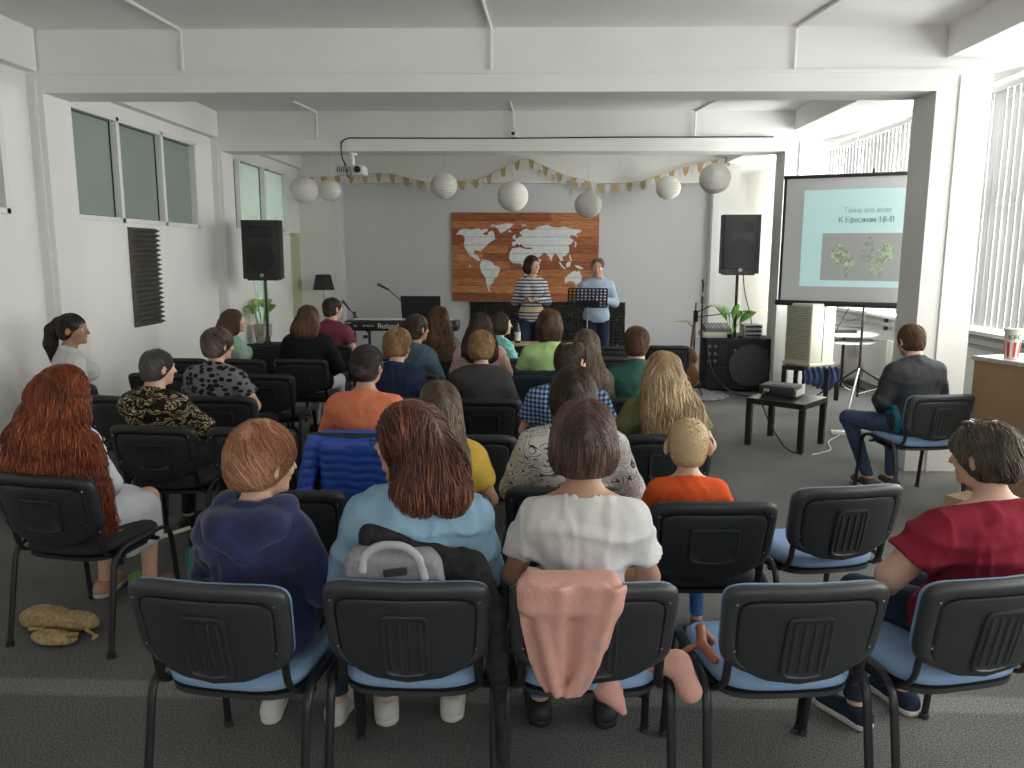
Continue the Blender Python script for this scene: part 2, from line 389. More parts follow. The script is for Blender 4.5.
# windows of the right wall: frames and vertical blinds
BL = bpy.data.materials.new('blind_fabric'); n, l, b = nodes_of(BL)
for nd in list(n): n.remove(nd)
out = n.new('ShaderNodeOutputMaterial'); mixs = n.new('ShaderNodeMixShader'); di = n.new('ShaderNodeBsdfDiffuse'); tr = n.new('ShaderNodeBsdfTranslucent')
di.inputs[0].default_value = (0.70, 0.70, 0.70, 1); tr.inputs[0].default_value = (0.22, 0.22, 0.222, 1); mixs.inputs[0].default_value = 0.5
l.new(di.outputs[0], mixs.inputs[1]); l.new(tr.outputs[0], mixs.inputs[2]); l.new(mixs.outputs[0], out.inputs[0])
GL = bpy.data.materials.new('window_glass'); n, l, b = nodes_of(GL)
for nd in list(n): n.remove(nd)
out = n.new('ShaderNodeOutputMaterial'); mixs = n.new('ShaderNodeMixShader'); ta = n.new('ShaderNodeBsdfTransparent'); gg = n.new('ShaderNodeBsdfGlossy')
gg.inputs['Roughness'].default_value = 0.02; mixs.inputs[0].default_value = 0.06; ta.inputs[0].default_value = (0.95, 0.97, 0.96, 1)
l.new(ta.outputs[0], mixs.inputs[1]); l.new(gg.outputs[0], mixs.inputs[2]); l.new(mixs.outputs[0], out.inputs[0])
for i, (a, b_, nb) in enumerate(((-4.85, -0.1, 0), (0.1, 6.5, 0), (6.75, 13.3, 1), (13.6, 15.5, 0))):  # the last window is out of view, added to light the aisle
    fr = MB(); t = 0.05
    fr.span((XR+0.06, a, zs), (XR+0.12, b_, zs+0.06)); fr.span((XR+0.06, a, zh-0.06), (XR+0.12, b_, zh)); fr.span((XR+0.06, a, 2.28), (XR+0.12, b_, 2.34))
    k = max(2, round((b_-a)/1.05))
    for q in range(k+1):
        yy = a + (b_-a)*q/k
        fr.span((XR+0.06, max(a, yy-t/2), zs), (XR+0.12, min(b_, yy+t/2), zh))
    o = struct('window_%d' % (4+i), fr, TRIMW)
    MB().span((XR+0.085, a, zs), (XR+0.095, b_, zh)).build('window_glass', GL, o)
    if i == 0: MB().span((-2.8, YF-0.115, 1.0), (2.8, YF-0.105, 3.1)).build('window_glass', GL, rear_window)
    if nb:
        q = 0
        yb = a+0.02
        while yb < b_-0.3:
            if 8.6 < yb < 9.7: yb = 9.85     # gap added out of view behind the column, lets more daylight in
            if yb < 7: yb = 7.0
            wb_ = min(1.80 if yb < 8 else 2.1, b_-yb-0.01)
            nm = ['beside the room', 'ahead'][i-1]
            root = empty('vertical_blind', (XR-0.06, yb, 0), 0,
                         ['white vertical blind right of the near column above the counter', 'white vertical blind just above the projection screen', 'white vertical blind at the far end of the window wall', 'narrow white vertical blind next to the end wall'][q], 'blind', 'vertical blinds on the window wall')
            MB().span((-0.03, 0, zh-0.03), (0.03, wb_, zh+0.03), 0.004).build('headrail', TRIMW, root)
            s_ = MB(); ns = int(wb_/0.112)
            for j in range(ns):
                y0 = 0.06 + j*(wb_-0.12)/max(1, ns-1)
                an = R(84 + random.uniform(-3, 3)); ww = 0.133
                dx, dy = math.cos(an)*ww/2, math.sin(an)*ww/2
                rr = []
                for z in (zs+0.05, zh-0.03):
                    rr.append([Vector((-dx, y0-dy, z)), Vector((0.006, y0, z)), Vector((dx, y0+dy, z)), Vector((dx+0.001, y0+dy, z)), Vector((0.0072, y0, z)), Vector((-dx+0.001, y0-dy, z))])
                s_.rings(rr)
            s_.build('slats', BL, root)
            yb += wb_+0.02; q += 1
# ---------------------------------------------------------------- chairs
def outline(hw, zt, zb, n=64, topw=1.0, botw=0.94, sag=0.05, pw=6.5):
    """rounded backrest outline as (x,z): straight top, curved bottom edge"""
    pts = []
    zc = (zt+zb)/2; hz = (zt-zb)/2
    for a in np.linspace(0, 2*math.pi, n, endpoint=False):
        c, s = math.cos(a), math.sin(a)
        x = math.copysign(abs(c)**(2/pw), c); z = math.copysign(abs(s)**(2/pw), s)
        f = topw + (botw-topw)*(1-z)/2
        xx = x*hw*f
        zz = zc + z*hz
        if z < 0: zz -= sag*(1-(x)**2)*(-z)**1.5
        pts.append((xx, zz))
    return pts
def back_y(x, z, y0=-0.215):
    """the shell leans back and wraps forward at its sides"""
    return y0 - (z-0.5)*0.22 + (x/0.25)**2*0.035
def shell(rings_, parent, name, m, sx=1.0, **kw):
    mb = MB(); R_ = []
    for (hw, zt, zb, off, sag) in rings_:
        R_.append([Vector((x, back_y(x, z)+off, z)) for x, z in outline(hw, zt, zb, sag=sag)])
    hw, zt, zb, off, sag = rings_[-1]; zc = (zt+zb)/2
    for f in (0.75, 0.5, 0.25): R_.append([Vector((x*f, back_y(x*f, zc+(z-zc)*f)+off, zc+(z-zc)*f)) for x, z in outline(hw, zt, zb, sag=sag)])
    mb.rings(R_)
    return mb.build(name, m, parent, auto=50)
def make_chair(fabric, ribbed):
    PLASTIC, PLASTIC2 = (MATS['black_plastic'], MATS['black_plastic_panel']) if ribbed else (MATS['black_plastic_worn'], MATS['black_plastic_worn'])
    root = empty('conference_chair', (0, 0, 0))
    # backrest: outer plastic shell with a raised rim and a sunk panel, cushion in front
    shell([(0.252, 0.827, 0.553, 0.012, 0.045), (0.256, 0.830, 0.548, 0.0, 0.045), (0.254, 0.828, 0.55, -0.014, 0.045), (0.244, 0.818, 0.56, -0.024, 0.045),
           (0.228, 0.798, 0.560, -0.026, 0.045), (0.216, 0.785, 0.559, -0.022, 0.048), (0.212, 0.781, 0.562, -0.012, 0.048)], root, 'backrest_shell', PLASTIC)
    shell([(0.213, 0.782, 0.546, -0.008, 0.055), (0.209, 0.779, 0.546, -0.0235, 0.055), (0.200, 0.772, 0.552, -0.0265, 0.055)], root, 'back_panel', PLASTIC2)
    shell([(0.249, 0.824, 0.555, 0.010, 0.045), (0.250, 0.825, 0.554, 0.026, 0.045), (0.236, 0.812, 0.565, 0.044, 0.04), (0.18, 0.78, 0.59, 0.050, 0.03)], root, 'back_cushion', fabric)
    # the central badge: vertical ribs or a plain plate
    mb = MB()
    zt, zb = (0.735, 0.522) if ribbed else (0.725, 0.575)
    hw0 = 0.073 if ribbed else 0.10
    R_ = []
    for hw, d, e in ((hw0, -0.022, 0), (hw0-0.002, -0.034, 0.002), (hw0-0.008, -0.036, 0.008), (hw0-0.012, -0.032, 0.012)):
        R_.append([Vector((x, back_y(x, z)+d, z)) for x, z in outline(hw, zt-e, zb+e, n=40, botw=1.0, sag=0.012, pw=9)])
    zc = (zt+zb)/2
    for f in (0.7, 0.4, 0.15): R_.append([Vector((x*f, back_y(x*f, zc+(z-zc)*f)-0.032, zc+(z-zc)*f)) for x, z in outline(hw0-0.012, zt-0.012, zb+0.012, n=40, botw=1.0, sag=0.012, pw=9)])
    mb.rings(R_)
    if ribbed:
        for x in (-0.045, -0.015, 0.015, 0.045):
            mb.tube([(x, back_y(x, zt-0.022)-0.028, zt-0.022), (x, back_y(x, (zt+zb)/2)-0.030, (zt+zb)/2), (x, back_y(x, zb+0.02)-0.028, zb+0.02)], 0.0078, seg=10)
    mb.build('rib_panel' if ribbed else 'badge_panel', PLASTIC2 if ribbed else PLASTIC, root, auto=45)
    for x, z in ((-0.220, 0.770), (0.220, 0.770), (-0.207, 0.610), (0.207, 0.610)):
        MB().cyl((x, back_y(x, z)-0.02, z), (x, back_y(x, z)-0.030, z), 0.004, seg=8).build('screw', CHROME, root)
    # seat
    mb = MB(); R_ = []
    for s_, z, e in ((0.93, 0.425, 0), (0.985, 0.432, 0), (1.0, 0.448, 0), (0.985, 0.466, 0.004), (0.92, 0.480, 0.008), (0.6, 0.484, 0.008)):
        ring = []
        for a in np.linspace(0, 2*math.pi, 56, endpoint=False):
            c, s = math.cos(a), math.sin(a)
            x = math.copysign(abs(c)**(2/4.2), c); y = math.copysign(abs(s)**(2/4.2), s)
            zz = z + 0.012*(x*s_)**2 - (0.020*max(0, y*s_)**3) + (0.012*max(0, -y*s_)**2)
            ring.append(Vector((x*0.235*s_*(1.0 if y > 0 else 0.97), 0.035+y*0.225*s_, zz)))
        R_.append(ring)
    mb.rings(R_); mb.build('seat', fabric, root, auto=60)
    mb = MB()
    mb.rings([[Vector((math.copysign(abs(math.cos(a))**0.5, math.cos(a))*0.225, 0.035+math.copysign(abs(math.sin(a))**0.5, math.sin(a))*0.215, z)) for a in np.linspace(0, 2*math.pi, 40, endpoint=False)] for z in (0.412, 0.428)])
    mb.build('seat_pan', PLASTIC, root, auto=50)
    # side frames: front leg, armless loop at seat height, rear leg
    for sx in (-1, 1):
        x = 0.262*sx
        MB().tube([(x, 0.285, 0.012), (x-0.006*sx, 0.235, 0.462), (x-0.006*sx, -0.155, 0.462), (x, -0.235, 0.012)], 0.0150, seg=12, rad2=0.0095, corner=0.085).build('side_frame', BLKMETAL, root, auto=60)
        MB().cyl((x, 0.286, 0), (x, 0.285, 0.02), 0.0175, seg=12).build('foot_cap', PLASTIC, root, auto=50)
        MB().cyl((x, -0.236, 0), (x, -0.235, 0.02), 0.0175, seg=12).build('foot_cap', PLASTIC, root, auto=50)
        MB().tube([(x-0.03*sx, 0.08, 0.418), (x-0.03*sx, -0.13, 0.418), (x*0.80, back_y(0.2, 0.50)+0.008, 0.47), (x*0.80, back_y(0.2, 0.62)+0.006, 0.62)], 0.015, seg=10, rad2=0.008, corner=0.05).build('back_bracket', BLKMETAL, root, auto=60)
    for yy in (0.15, -0.09): MB().tube([(-0.255, yy, 0.415), (0.255, yy, 0.415)], 0.010, seg=10).build('cross_bar', BLKMETAL, root, auto=60)
    return root
# x, y, heading (0 = facing the back wall), kind
CH = {}
protos = {}
def chair(key, kind, x, y, deg, label, group=None, scale=1.0):
    if kind not in protos:
        protos[kind] = make_chair(BLUEFAB if kind == 'blue' else BLACKFAB, kind == 'blue'); o = protos[kind]
    else:
        o = copy_tree(protos[kind])
    o.location = (x, y, 0); o.rotation_euler = (0, 0, R(deg))
    tag(o, label, 'chair', group or ('blue seated chairs in the last rows' if kind == 'blue' else 'black chairs of the audience'))
    CH[key] = (x, y, deg)
    return o
LAYOUT = [
 ('a1', 'blue', -0.925, 2.42, -7, 'blue seated chair under the woman in the navy hooded top'),
 ('a2', 'blue', -0.375, 2.45, 0, 'blue seated chair with a grey backpack behind the woman in denim'),
 ('a3', 'blue', 0.17, 2.46, 2, 'blue seated chair draped with a pink cardigan'),
 ('a4', 'blue', 0.78, 2.48, 6, 'empty blue seated chair in the last row, beside the pink cardigan'),
 ('a5', 'blue', 1.335, 2.54, 14, 'blue seated chair under the woman in the crimson T-shirt'),
 ('b0', 'black', -2.08, 3.50, -10, 'black chair under the long red-haired woman'),
 ('b1', 'black', -1.02, 3.33, 2, 'empty black chair directly in front of the navy hooded top'),
 ('b2', 'black', -0.42, 3.32, 0, 'black chair under the girl in the yellow top'),
 ('b3', 'black', 0.13, 3.42, 0, 'black chair under the woman in the swirl-patterned top'),
 ('b4', 'black', 0.69, 3.25, 3, 'black chair under the boy in the orange T-shirt'),
 ('b5', 'blue', 1.26, 3.48, 12, 'empty blue seated chair between the boy and the crimson T-shirt'),
 ('c1', 'black', -2.10, 4.50, -4, 'black chair under the man in the gold and black patterned shirt'),
 ('c2', 'black', -0.98, 4.38, 0, 'black chair with a blue puffer jacket over its back'),
 ('c3', 'black', -0.34, 4.36, 0, 'empty black chair behind the grey-shirted child'),
 ('c4', 'black', 0.70, 4.41, 2, 'black chair under the woman with long blonde hair'),
 ('c5', 'black', 0.19, 4.60, 0, 'black chair under the man in the blue checked shirt'),
 ('c6', 'black', -1.545, 4.47, -2, 'empty black chair between the patterned shirt and the coral top'),
 ('d0', 'black', -2.74, 5.40, -6, 'empty black chair left of the dotted top, in its row'),
 ('d1', 'black', -2.09, 5.43, -4, 'black chair under the woman in the black dotted top'),
 ('d2', 'black', -0.99, 5.45, 0, 'black chair under the child in the navy jacket'),
 ('d3', 'black', -0.33, 5.41, 0, 'black chair under the child in the dark grey shirt'),
 ('d4', 'black', 0.72, 5.50, 3, 'black chair under the man in the green polo shirt'),
 ('d6', 'black', 0.20, 5.46, 0, 'black chair under the girl with long sandy hair, ahead of the checked shirt'),
 ('d5', 'black', -3.42, 5.95, -12, 'black chair under the girl with the ponytail'),
 ('e0', 'black', -2.98, 6.42, -4, 'empty black chair against the wall, two rows ahead of the patterned shirt'),
 ('e2', 'black', -2.15, 6.41, 0, 'empty black chair right behind the black cardigan'),
 ('e4', 'black', -1.02, 6.55, 0, 'black chair under the child with braided hair'),
 ('e5', 'black', -0.47, 6.62, 0, 'black chair under the woman in the pink blouse'),
 ('e6', 'black', 0.10, 6.42, 0, 'black chair with a dark jacket behind the lime T-shirt'),
 ('e7', 'black', 0.66, 6.56, 0, 'empty black chair just ahead of the green polo, nearest of three'),
 ('f0', 'black', -3.22, 7.32, 0, 'empty black chair beside the wall, next to the mint T-shirt'),
 ('f1', 'black', -2.67, 7.28, 0, 'black chair under the woman in the mint T-shirt'),
 ('f2', 'black', -2.12, 7.32, 0, 'black chair under the woman in the black cardigan'),
 ('f3', 'black', -0.88, 7.38, 0, 'black chair under the woman with long wavy brown hair'),
 ('f4', 'black', -0.32, 7.47, 0, 'black chair under the child in the turquoise top'),
 ('f5', 'black', 0.71, 7.61, 0, 'empty black chair in the middle of the three ahead of the green polo'),
 ('g0', 'black', -2.84, 8.52, 0, 'empty black chair below the potted plant'),
 ('g1', 'black', -2.17, 8.48, 0, 'black chair under the man in the maroon T-shirt'),
 ('g2', 'black', 0.76, 8.50, 0, 'empty black chair closest to the music stand'),
 ('g3', 'black', 1.39, 8.60, 0, 'empty black chair in the first row, nearest the subwoofer'),
 ('m0', 'blue', 2.76, 5.72, 10, 'blue seated chair under the man in the dark teal jacket, by the column'),
]
for row in LAYOUT: chair(*row)
# ---------------------------------------------------------------- signed-distance modelling for bodies, clothes and hair
def vnoise(X, Y, Z, f, seed=0):
    """smooth pseudo-noise from rotated sine products, about -1..1"""
    r_ = np.random.default_rng(seed); o = 0
    for k in range(4):
        d = r_.normal(size=3); d /= np.linalg.norm(d); e = r_.normal(size=3); e /= np.linalg.norm(e); p = r_.uniform(0, 6.28, 2)
        ff = f*(0.7+0.35*k)
        o = o + np.sin(ff*(d[0]*X+d[1]*Y+d[2]*Z)+p[0] + 1.3*np.sin(ff*0.6*(e[0]*X+e[1]*Y+e[2]*Z)+p[1]))/(1+0.5*k)
    return o/2.6
class Field:
    def __init__(s, lo, hi, h):
        s.lo = np.array(lo, float); s.h = h
        s.n = np.ceil((np.array(hi)-s.lo)/h).astype(int)+1
        s.d = np.full(s.n, 0.12, np.float32)
        s.ax = [s.lo[i]+h*np.arange(s.n[i], dtype=np.float32) for i in range(3)]
    def _blk(s, lo, hi, m):
        a = np.clip(np.floor((np.array(lo)-m-s.lo)/s.h).astype(int), 0, s.n); b = np.clip(np.ceil((np.array(hi)+m-s.lo)/s.h).astype(int)+1, 0, s.n)
        if np.any(b <= a): return None
        sl = tuple(slice(a[i], b[i]) for i in range(3))
        return sl, s.ax[0][sl[0]][:, None, None], s.ax[1][sl[1]][None, :, None], s.ax[2][sl[2]][None, None, :]
    def _join(s, sl, d, k, op):
        a = s.d[sl]
        if op == 'add':
            if k <= 0: s.d[sl] = np.minimum(a, d)
            else:
                hh = np.clip(0.5+0.5*(a-d)/k, 0, 1); s.d[sl] = a*(1-hh)+d*hh-k*hh*(1-hh)
        else:
            d = -d
            if k <= 0: s.d[sl] = np.maximum(a, d)
            else:
                hh = np.clip(0.5-0.5*(a-d)/k, 0, 1); s.d[sl] = a*(1-hh)+d*hh+k*hh*(1-hh)
    def cap(s, a, b, ra, rb=None, k=0.03, op='add', cut=None):
        rb = ra if rb is None else rb; a = np.array(a, float); b = np.array(b, float)
        rm = max(ra, rb); B = s._blk(np.minimum(a, b)-rm, np.maximum(a, b)+rm, 0.06+k)
        if B is None: return s
        sl, X, Y, Z = B; ba = b-a; L = max(ba@ba, 1e-9)
        t0 = ((X-a[0])*ba[0]+(Y-a[1])*ba[1]+(Z-a[2])*ba[2])/L; t = np.clip(t0, 0, 1)
        d = np.sqrt((X-a[0]-t*ba[0])**2+(Y-a[1]-t*ba[1])**2+(Z-a[2]-t*ba[2])**2) - (ra+(rb-ra)*t)
        if cut is not None: d = np.maximum(d, (t0-cut)*math.sqrt(L))
        s._join(sl, d, k, op); return s
    def ell(s, c, r, k=0.03, M=None, op='add'):
        c = np.array(c, float); r = np.array(r, float); rm = r.max()
        ext = r if M is None else np.array([rm]*3)
        B = s._blk(c-ext, c+ext, 0.06+k)
        if B is None: return s
        sl, X, Y, Z = B; x, y, z = X-c[0], Y-c[1], Z-c[2]
        if M is not None:   # M: 3x3, columns are the ellipsoid's axes in grid space
            x, y, z = x*M[0, 0]+y*M[1, 0]+z*M[2, 0], x*M[0, 1]+y*M[1, 1]+z*M[2, 1], x*M[0, 2]+y*M[1, 2]+z*M[2, 2]
        k0 = np.sqrt((x/r[0])**2+(y/r[1])**2+(z/r[2])**2); k1 = np.sqrt((x/r[0]**2)**2+(y/r[1]**2)**2+(z/r[2]**2)**2)+1e-6
        s._join(sl, k0*(k0-1)/k1, k, op); return s
    def rbox(s, c, hsz, r, k=0.02, M=None, op='add'):
        c = np.array(c, float); hsz = np.array(hsz, float)
        ext = hsz if M is None else np.array([np.linalg.norm(hsz)]*3)
        B = s._blk(c-ext, c+ext, 0.06+k)
        if B is None: return s
        sl, X, Y, Z = B; x, y, z = X-c[0], Y-c[1], Z-c[2]
        if M is not None:
            x, y, z = x*M[0, 0]+y*M[1, 0]+z*M[2, 0], x*M[0, 1]+y*M[1, 1]+z*M[2, 1], x*M[0, 2]+y*M[1, 2]+z*M[2, 2]
        q = [np.abs(v)-(e-r) for v, e in zip((x, y, z), hsz)]
        d = np.sqrt(np.maximum(q[0], 0)**2+np.maximum(q[1], 0)**2+np.maximum(q[2], 0)**2)+np.minimum(np.maximum(np.maximum(q[0], q[1]), q[2]), 0)-r
        s._join(sl, d, k, op); return s
    def grid(s): return s.ax[0][:, None, None], s.ax[1][None, :, None], s.ax[2][None, None, :]
    def plane(s, p, n, k=0.0):
        """keep the side the normal points away from"""
        X, Y, Z = s.grid(); n = np.array(n, float); n /= np.linalg.norm(n)
        d = (X-p[0])*n[0]+(Y-p[1])*n[1]+(Z-p[2])*n[2]
        if k <= 0: s.d = np.maximum(s.d, d)
        else:
            hh = np.clip(0.5-0.5*(s.d-d)/k, 0, 1); s.d = s.d*(1-hh)+d*hh+k*hh*(1-hh)
        s.d = s.d.astype(np.float32); return s
    def rough(s, amp, f, seed=0, st=(1, 1, 1)):
        X, Y, Z = s.grid(); s.d = (s.d + amp*vnoise(X*st[0], Y*st[1], Z*st[2], f, seed)).astype(np.float32); return s
    def crease(s, amp, f, seed=0, st=(1, 1, 1), w=0.16):
        X, Y, Z = s.grid(); n_ = vnoise(X*st[0], Y*st[1], Z*st[2], f, seed); s.d = (s.d - amp*np.exp(-(n_/w)**2)).astype(np.float32); return s
    def sample(s, P):
        q = (P-s.lo)/s.h; i = np.clip(np.floor(q).astype(int), 0, s.n-2); f = np.clip(q-i, 0, 1)
        o = 0
        for a in (0, 1):
            for b in (0, 1):
                for c in (0, 1):
                    wgt = (f[:, 0] if a else 1-f[:, 0])*(f[:, 1] if b else 1-f[:, 1])*(f[:, 2] if c else 1-f[:, 2])
                    o = o + wgt*s.d[i[:, 0]+a, i[:, 1]+b, i[:, 2]+c]
        return o
    def grad(s, P):
        e = s.h; g = np.stack([s.sample(P+np.eye(3)[i]*e)-s.sample(P-np.eye(3)[i]*e) for i in range(3)], 1)
        return g/(np.linalg.norm(g, axis=1, keepdims=True)+1e-9)
    def tris(s):
        s.d[0] = s.d[-1] = 0.05; s.d[:, 0] = s.d[:, -1] = 0.05; s.d[:, :, 0] = s.d[:, :, -1] = 0.05
        g = vdb.FloatGrid(0.12); g.copyFromArray(np.ascontiguousarray(s.d))
        g.transform = vdb.createLinearTransform(voxelSize=1.0)
        pts, tri, quad = g.convertToPolygons(isovalue=0.0, adaptivity=0.0)
        return np.asarray(pts, np.float64)*s.h+s.lo, np.asarray(tri, np.int64), np.asarray(quad, np.int64)
def mesh_arrays(name, V, faces_list):
    me = bpy.data.meshes.new(name)
    me.vertices.add(len(V)); me.vertices.foreach_set('co', np.asarray(V, np.float32).ravel())
    loops = np.concatenate([f.ravel() for f in faces_list if len(f)]); tot = np.concatenate([np.full(len(f), f.shape[1]) for f in faces_list if len(f)])
    st = np.concatenate([[0], np.cumsum(tot)[:-1]])
    me.loops.add(len(loops)); me.loops.foreach_set('vertex_index', loops.astype(np.int32))
    me.polygons.add(len(tot)); me.polygons.foreach_set('loop_start', st.astype(np.int32))
    me.polygons.foreach_set('loop_total', tot.astype(np.int32))
    me.update(calc_edges=True); me.validate(); return me
def sdf_object(F, name, m, parent, smooth_it=1, extra=None, attr=None):
    V, T, Q = F.tris()
    V0 = len(V)
    Q = Q[:, ::-1] if len(Q) else Q; T = T[:, ::-1] if len(T) else T
    fl = [Q.reshape(-1, 4), T.reshape(-1, 3)]
    at = np.full(V0, 0.35, np.float32) if attr is None else attr(V).astype(np.float32)
    if extra is not None:
        EV, EQ, EA = extra; fl.append(EQ+V0); V = np.concatenate([V, EV]); at = np.concatenate([at, EA])
    me = mesh_arrays(name, V, fl)
    if extra is not None or attr is not None:
        a = me.attributes.new('tone', 'FLOAT', 'POINT'); a.data.foreach_set('value', at.astype(np.float32))
    return link(name, me, m, parent)

# ---------------------------------------------------------------- people
def skin_mat(name, c, lip=(0.50, 0.20, 0.17)):
    if name in MATS: return MATS[name]
    m = mat(name, c, 0.5, noise=0.05, nscale=25, bump=0.04, bscale=180, spec=0.4)
    n, l, b = nodes_of(m); b.inputs['Subsurface Weight'].default_value = 0.12; b.inputs['Subsurface Radius'].default_value = (0.02, 0.008, 0.004)
    b.inputs['Subsurface Scale'].default_value = 0.3
    at = n.new('ShaderNodeAttribute'); at.attribute_name = 'tone'; mx = n.new('ShaderNodeMix'); mx.data_type = 'RGBA'
    src = b.inputs['Base Color'].links[0].from_socket
    l.new(src, mx.inputs['A']); mx.inputs['B'].default_value = (*lip, 1); l.new(at.outputs['Fac'], mx.inputs['Factor']); l.new(mx.outputs['Result'], b.inputs['Base Color'])
    return m
def hair_mat(name, dark, light, rough=0.42):
    if name in MATS: return MATS[name]
    m = mat(name, dark, rough, spec=0.45); n, l, b = nodes_of(m)
    at = n.new('ShaderNodeAttribute'); at.attribute_name = 'tone'
    rp = n.new('ShaderNodeValToRGB'); e = rp.color_ramp.elements; e[0].position = 0.0; e[0].color = (*dark, 1); e[1].position = 1.0; e[1].color = (*light, 1)
    l.new(at.outputs['Fac'], rp.inputs[0]); l.new(rp.outputs[0], b.inputs['Base Color']); return m
SKIN = dict(fair=skin_mat('fair_skin', (0.62, 0.38, 0.28)), tan=skin_mat('tanned_skin', (0.46, 0.25, 0.165)), olive=skin_mat('olive_skin', (0.40, 0.22, 0.14)))
EYEW = mat('eye_white', (0.7, 0.68, 0.65), 0.2); EYED = mat('iris_brown', (0.05, 0.03, 0.02), 0.15)

def rotm(ax, a):
    return np.array(Matrix.Rotation(R(a), 3, ax))
def strands(F, roots, flow, nst, step, wid, wave=0.0, wf=30.0, lift=0.003, rngs=None, tone=None, stick=1.0, zmin=None):
    """grow fine tapered strands over the hair surface"""
    g = rngs; P = roots.copy(); n = len(P); path = [P.copy()]
    off = g.uniform(-0.002, lift, n)[:, None]; zm = -9.0 if zmin is None else zmin+g.uniform(-0.03, 0.02, n)[:, None]; ph = g.uniform(0, 6.28, n); seeds = g.normal(size=(n, 3))
    for i in range(nst):
        N = F.grad(P); v = flow(P, N, i) + seeds*0.10
        v = v-N*np.sum(v*N, 1, keepdims=True)*stick; v /= (np.linalg.norm(v, axis=1, keepdims=True)+1e-6)
        live = (P[:, 2:3] > zm); P = P+v*step*np.where(live, 1.0, 0.02); d = F.sample(P)[:, None]
        P = P-F.grad(P)*(np.clip(d-off, -0.03, 0.02))*stick
        path.append(P.copy())
    path = np.stack(path, 1)  # n, m, 3
    m = path.shape[1]
    if wave > 0:
        side = np.stack([np.cos(ph), np.sin(ph), 0*ph], 1)
        s = np.arange(m)*step
        amp = wave*np.clip(np.arange(m)/3.0, 0, 1)
        path = path + side[:, None, :]*(np.sin(wf*s[None, :]+ph[:, None])*amp[None, :])[..., None]
    T = np.gradient(path, axis=1); T /= (np.linalg.norm(T, axis=2, keepdims=True)+1e-9)
    up = np.array([0.3, 0.9, 0.1]); U = np.cross(T, up); U /= (np.linalg.norm(U, axis=2, keepdims=True)+1e-9); W = np.cross(T, U)
    prof = np.interp(np.linspace(0, 1, m), [0, 0.15, 0.7, 1], [0.6, 1, 0.9, 0.15])*wid
    rs = prof[None, :, None]*g.uniform(0.6, 1.3, n)[:, None, None]
    rings = np.stack([path+U*rs*math.cos(a)+W*rs*math.sin(a) for a in (0, 2.094, 4.189)], 2)  # n m 3 3
    V = rings.reshape(-1, 3)
    idx = np.arange(n*m*3).reshape(n, m, 3)
    q = []
    for a in range(3):
        b = (a+1) % 3
        q.append(np.stack([idx[:, :-1, a], idx[:, :-1, b], idx[:, 1:, b], idx[:, 1:, a]], -1).reshape(-1, 4))
    tn = g.uniform(0, 1, n) if tone is None else tone(roots, g)
    A = np.repeat(tn, m*3)
    return V, np.concatenate(q), A.astype(np.float32)

